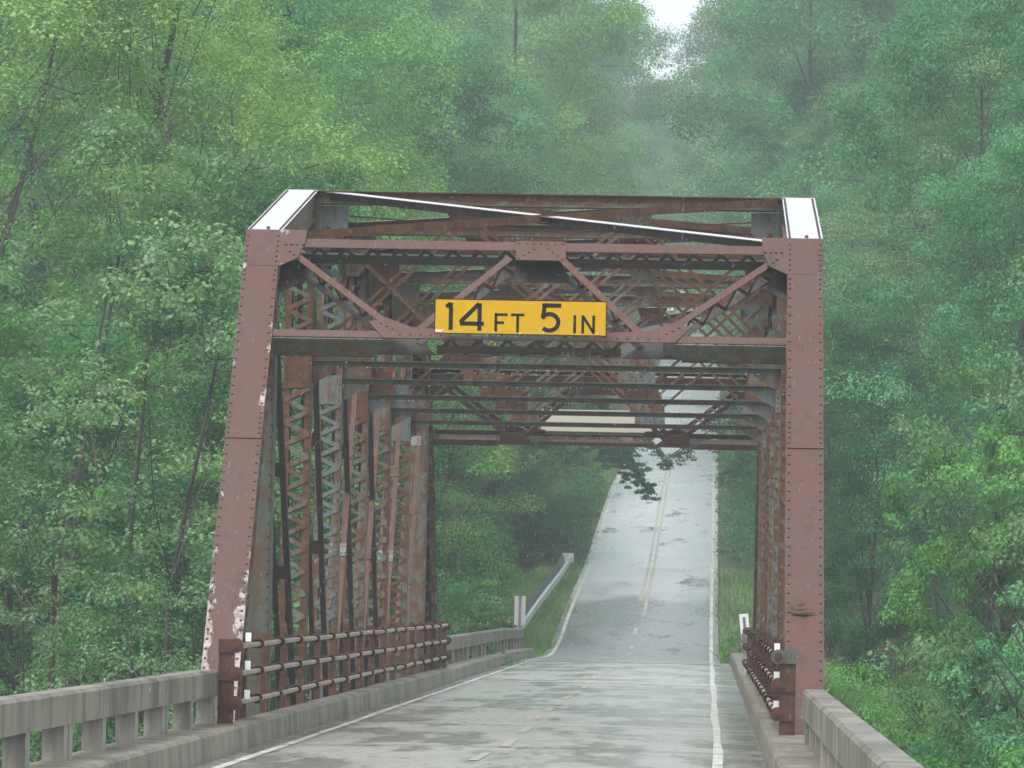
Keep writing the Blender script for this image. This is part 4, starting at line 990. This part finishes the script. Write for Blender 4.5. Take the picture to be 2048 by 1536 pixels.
grass('verge_grass',30000,(-7,-2.6),(92,135),.20,.035,3,M['l_grass'],'grass between the guardrail and the road',lambda x,y:x<xc(y)-2.56)
grass('bank_grass',110000,(3.6,13),(30,96),.55,.045,4,M['l_grass'],'long grass and weeds on the right bank')
def ground_leaves(N,xr,yr,seed,label,hmax=1.3,leaf=.10,mat='l_bush'):
    rs=np.random.RandomState(seed); K=N//60; cx_=rs.uniform(*xr,K); cy_=rs.uniform(*yr,K); cz=ground(cx_,cy_)+rs.uniform(.1,hmax,K)
    cs=np.stack([cx_,cy_,cz],1); V,F,ti=leaves(cs,rs.uniform(.25,.6,K),np.full(K,60),leaf,rs,rs.uniform(.15,.75,K),.3,.6,.8)
    o=link(bpy.data.objects.new('undergrowth',fast_mesh('undergrowth',V,F,M[mat],{'tint':ti}))); tag(o,label,'undergrowth',kind='stuff')
ground_leaves(60000,(4.2,12),(31,84),5,'tangled undergrowth covering the right bank',.9,.09)
ground_leaves(90000,(-17,-4.4),(30,100),6,'undergrowth beneath the trees left of the bridge',2.6,mat='l_dense')
ground_leaves(44000,(-7.0,-2.8),(138,174),27,'dark undergrowth above the guardrail',1.7,.11,'l_dense')
ground_leaves(44000,(2.85,7.0),(134,215),28,'dark undergrowth right beside the hill road',1.8,.12,'l_dense')
ground_leaves(40000,(-12,-5.0),(190,330),17,'undergrowth left of the upper hill road',2.6,.2,'l_dense')
ground_leaves(40000,(5.0,12),(190,330),18,'undergrowth right of the upper hill road',2.6,.2,'l_dense')
ground_leaves(45000,(-16,-5.2),(100,190),7,'undergrowth on the slope left of the hill road',1.8,.13)
ground_leaves(40000,(4.9,15),(100,190),8,'undergrowth on the slope right of the hill road',1.8,.13,'l_broad')

# drops of rain hanging in rows under the steel
rs=np.random.RandomState(9); q=MB()
def drips(x0,x1,y,z,n):
    for k in range(n):
        if rs.rand()<.62: q.dome((rs.uniform(x0,x1),y,z),(0,0,-1),rs.uniform(.006,.010),1.4)
for i in range(2,7): drips(XT-2.9,XT+2.9,P*i-.012,4.595-.001,60); drips(XT-2.9,XT+2.9,P*i-.12,Z2-.202,70)
b_=pp(0,s_of_z(5.755),-.25); drips(XT-2.8,XT+2.8,b_.y,b_.z-.002,70)
tag(q.build('hanging_raindrops',NT('water_drop').set((.8,.85,.88),.05,Specular_IOR_Level=1.)),'rows of bright raindrops hanging under the steel struts','raindrops',kind='stuff')

# falling raindrops between the camera and the far end of the truss
rs=np.random.RandomState(77); N=16000; D=28+57*rs.uniform(0,1,N)**.6; u=rs.uniform(-.17,.10,N); v_=rs.uniform(-.05,.14,N)
P_=np.stack([2.22+u*D,-52.02+D,1.69+v_*D],1); ln=rs.uniform(.012,.030,N); wd_=rs.uniform(.0008,.0015,N)
ax_=np.array([.16,.05,1.]); ax_/=np.linalg.norm(ax_); e1=np.cross(ax_,[0,1,0]); e1/=np.linalg.norm(e1); e2=np.cross(ax_,e1)
V=np.empty((N,5,3)); V[:,0]=P_+ax_*ln[:,None]
for k in range(3):
    a_=k*2*math.pi/3; V[:,1+k]=P_-ax_*(ln*.5)[:,None]+(e1*math.cos(a_)+e2*math.sin(a_))*wd_[:,None]
V[:,4]=P_-ax_*(ln*.8)[:,None]
F=(np.arange(N)[:,None,None]*5+np.array([[0,1,2],[0,2,3],[0,3,1],[4,2,1],[4,3,2],[4,1,3]])[None]).reshape(-1,3)
tt=NT('rain_water'); tt.set((.75,.8,.82),.2,Transmission_Weight=.5,Specular_IOR_Level=.6)
tag(link(bpy.data.objects.new('falling_rain',fast_mesh('falling_rain',V.reshape(-1,3),F,tt.m,smooth=True))),'fine rain falling in front of the bridge and woods','rain',kind='stuff')

# ------------------------------------------------------------------ misty rain-filled air
hz=MB().box(-420,420,-75,860,-14,112).build('haze',NT('tmp').m); hz.data.materials.clear()
hm=bpy.data.materials.new('rain_haze'); hm.use_nodes=True; ht=hm.node_tree; ht.nodes.clear()
ho=ht.nodes.new("ShaderNodeOutputMaterial"); hv=ht.nodes.new("ShaderNodeVolumePrincipled")
hv.inputs['Color'].default_value=(.88,.96,1,1); hv.inputs['Density'].default_value=.00072; hv.inputs['Anisotropy'].default_value=.3
ht.links.new(hv.outputs[0],ho.inputs['Volume']); hz.data.materials.append(hm); tag(hz,'pale misty air filled with rain','haze',kind='stuff')
hz.cycles.is_caustics_catcher=False
print('trees',NTREE[0],'single lacing',LAC[0],'objects',len(bpy.data.objects))
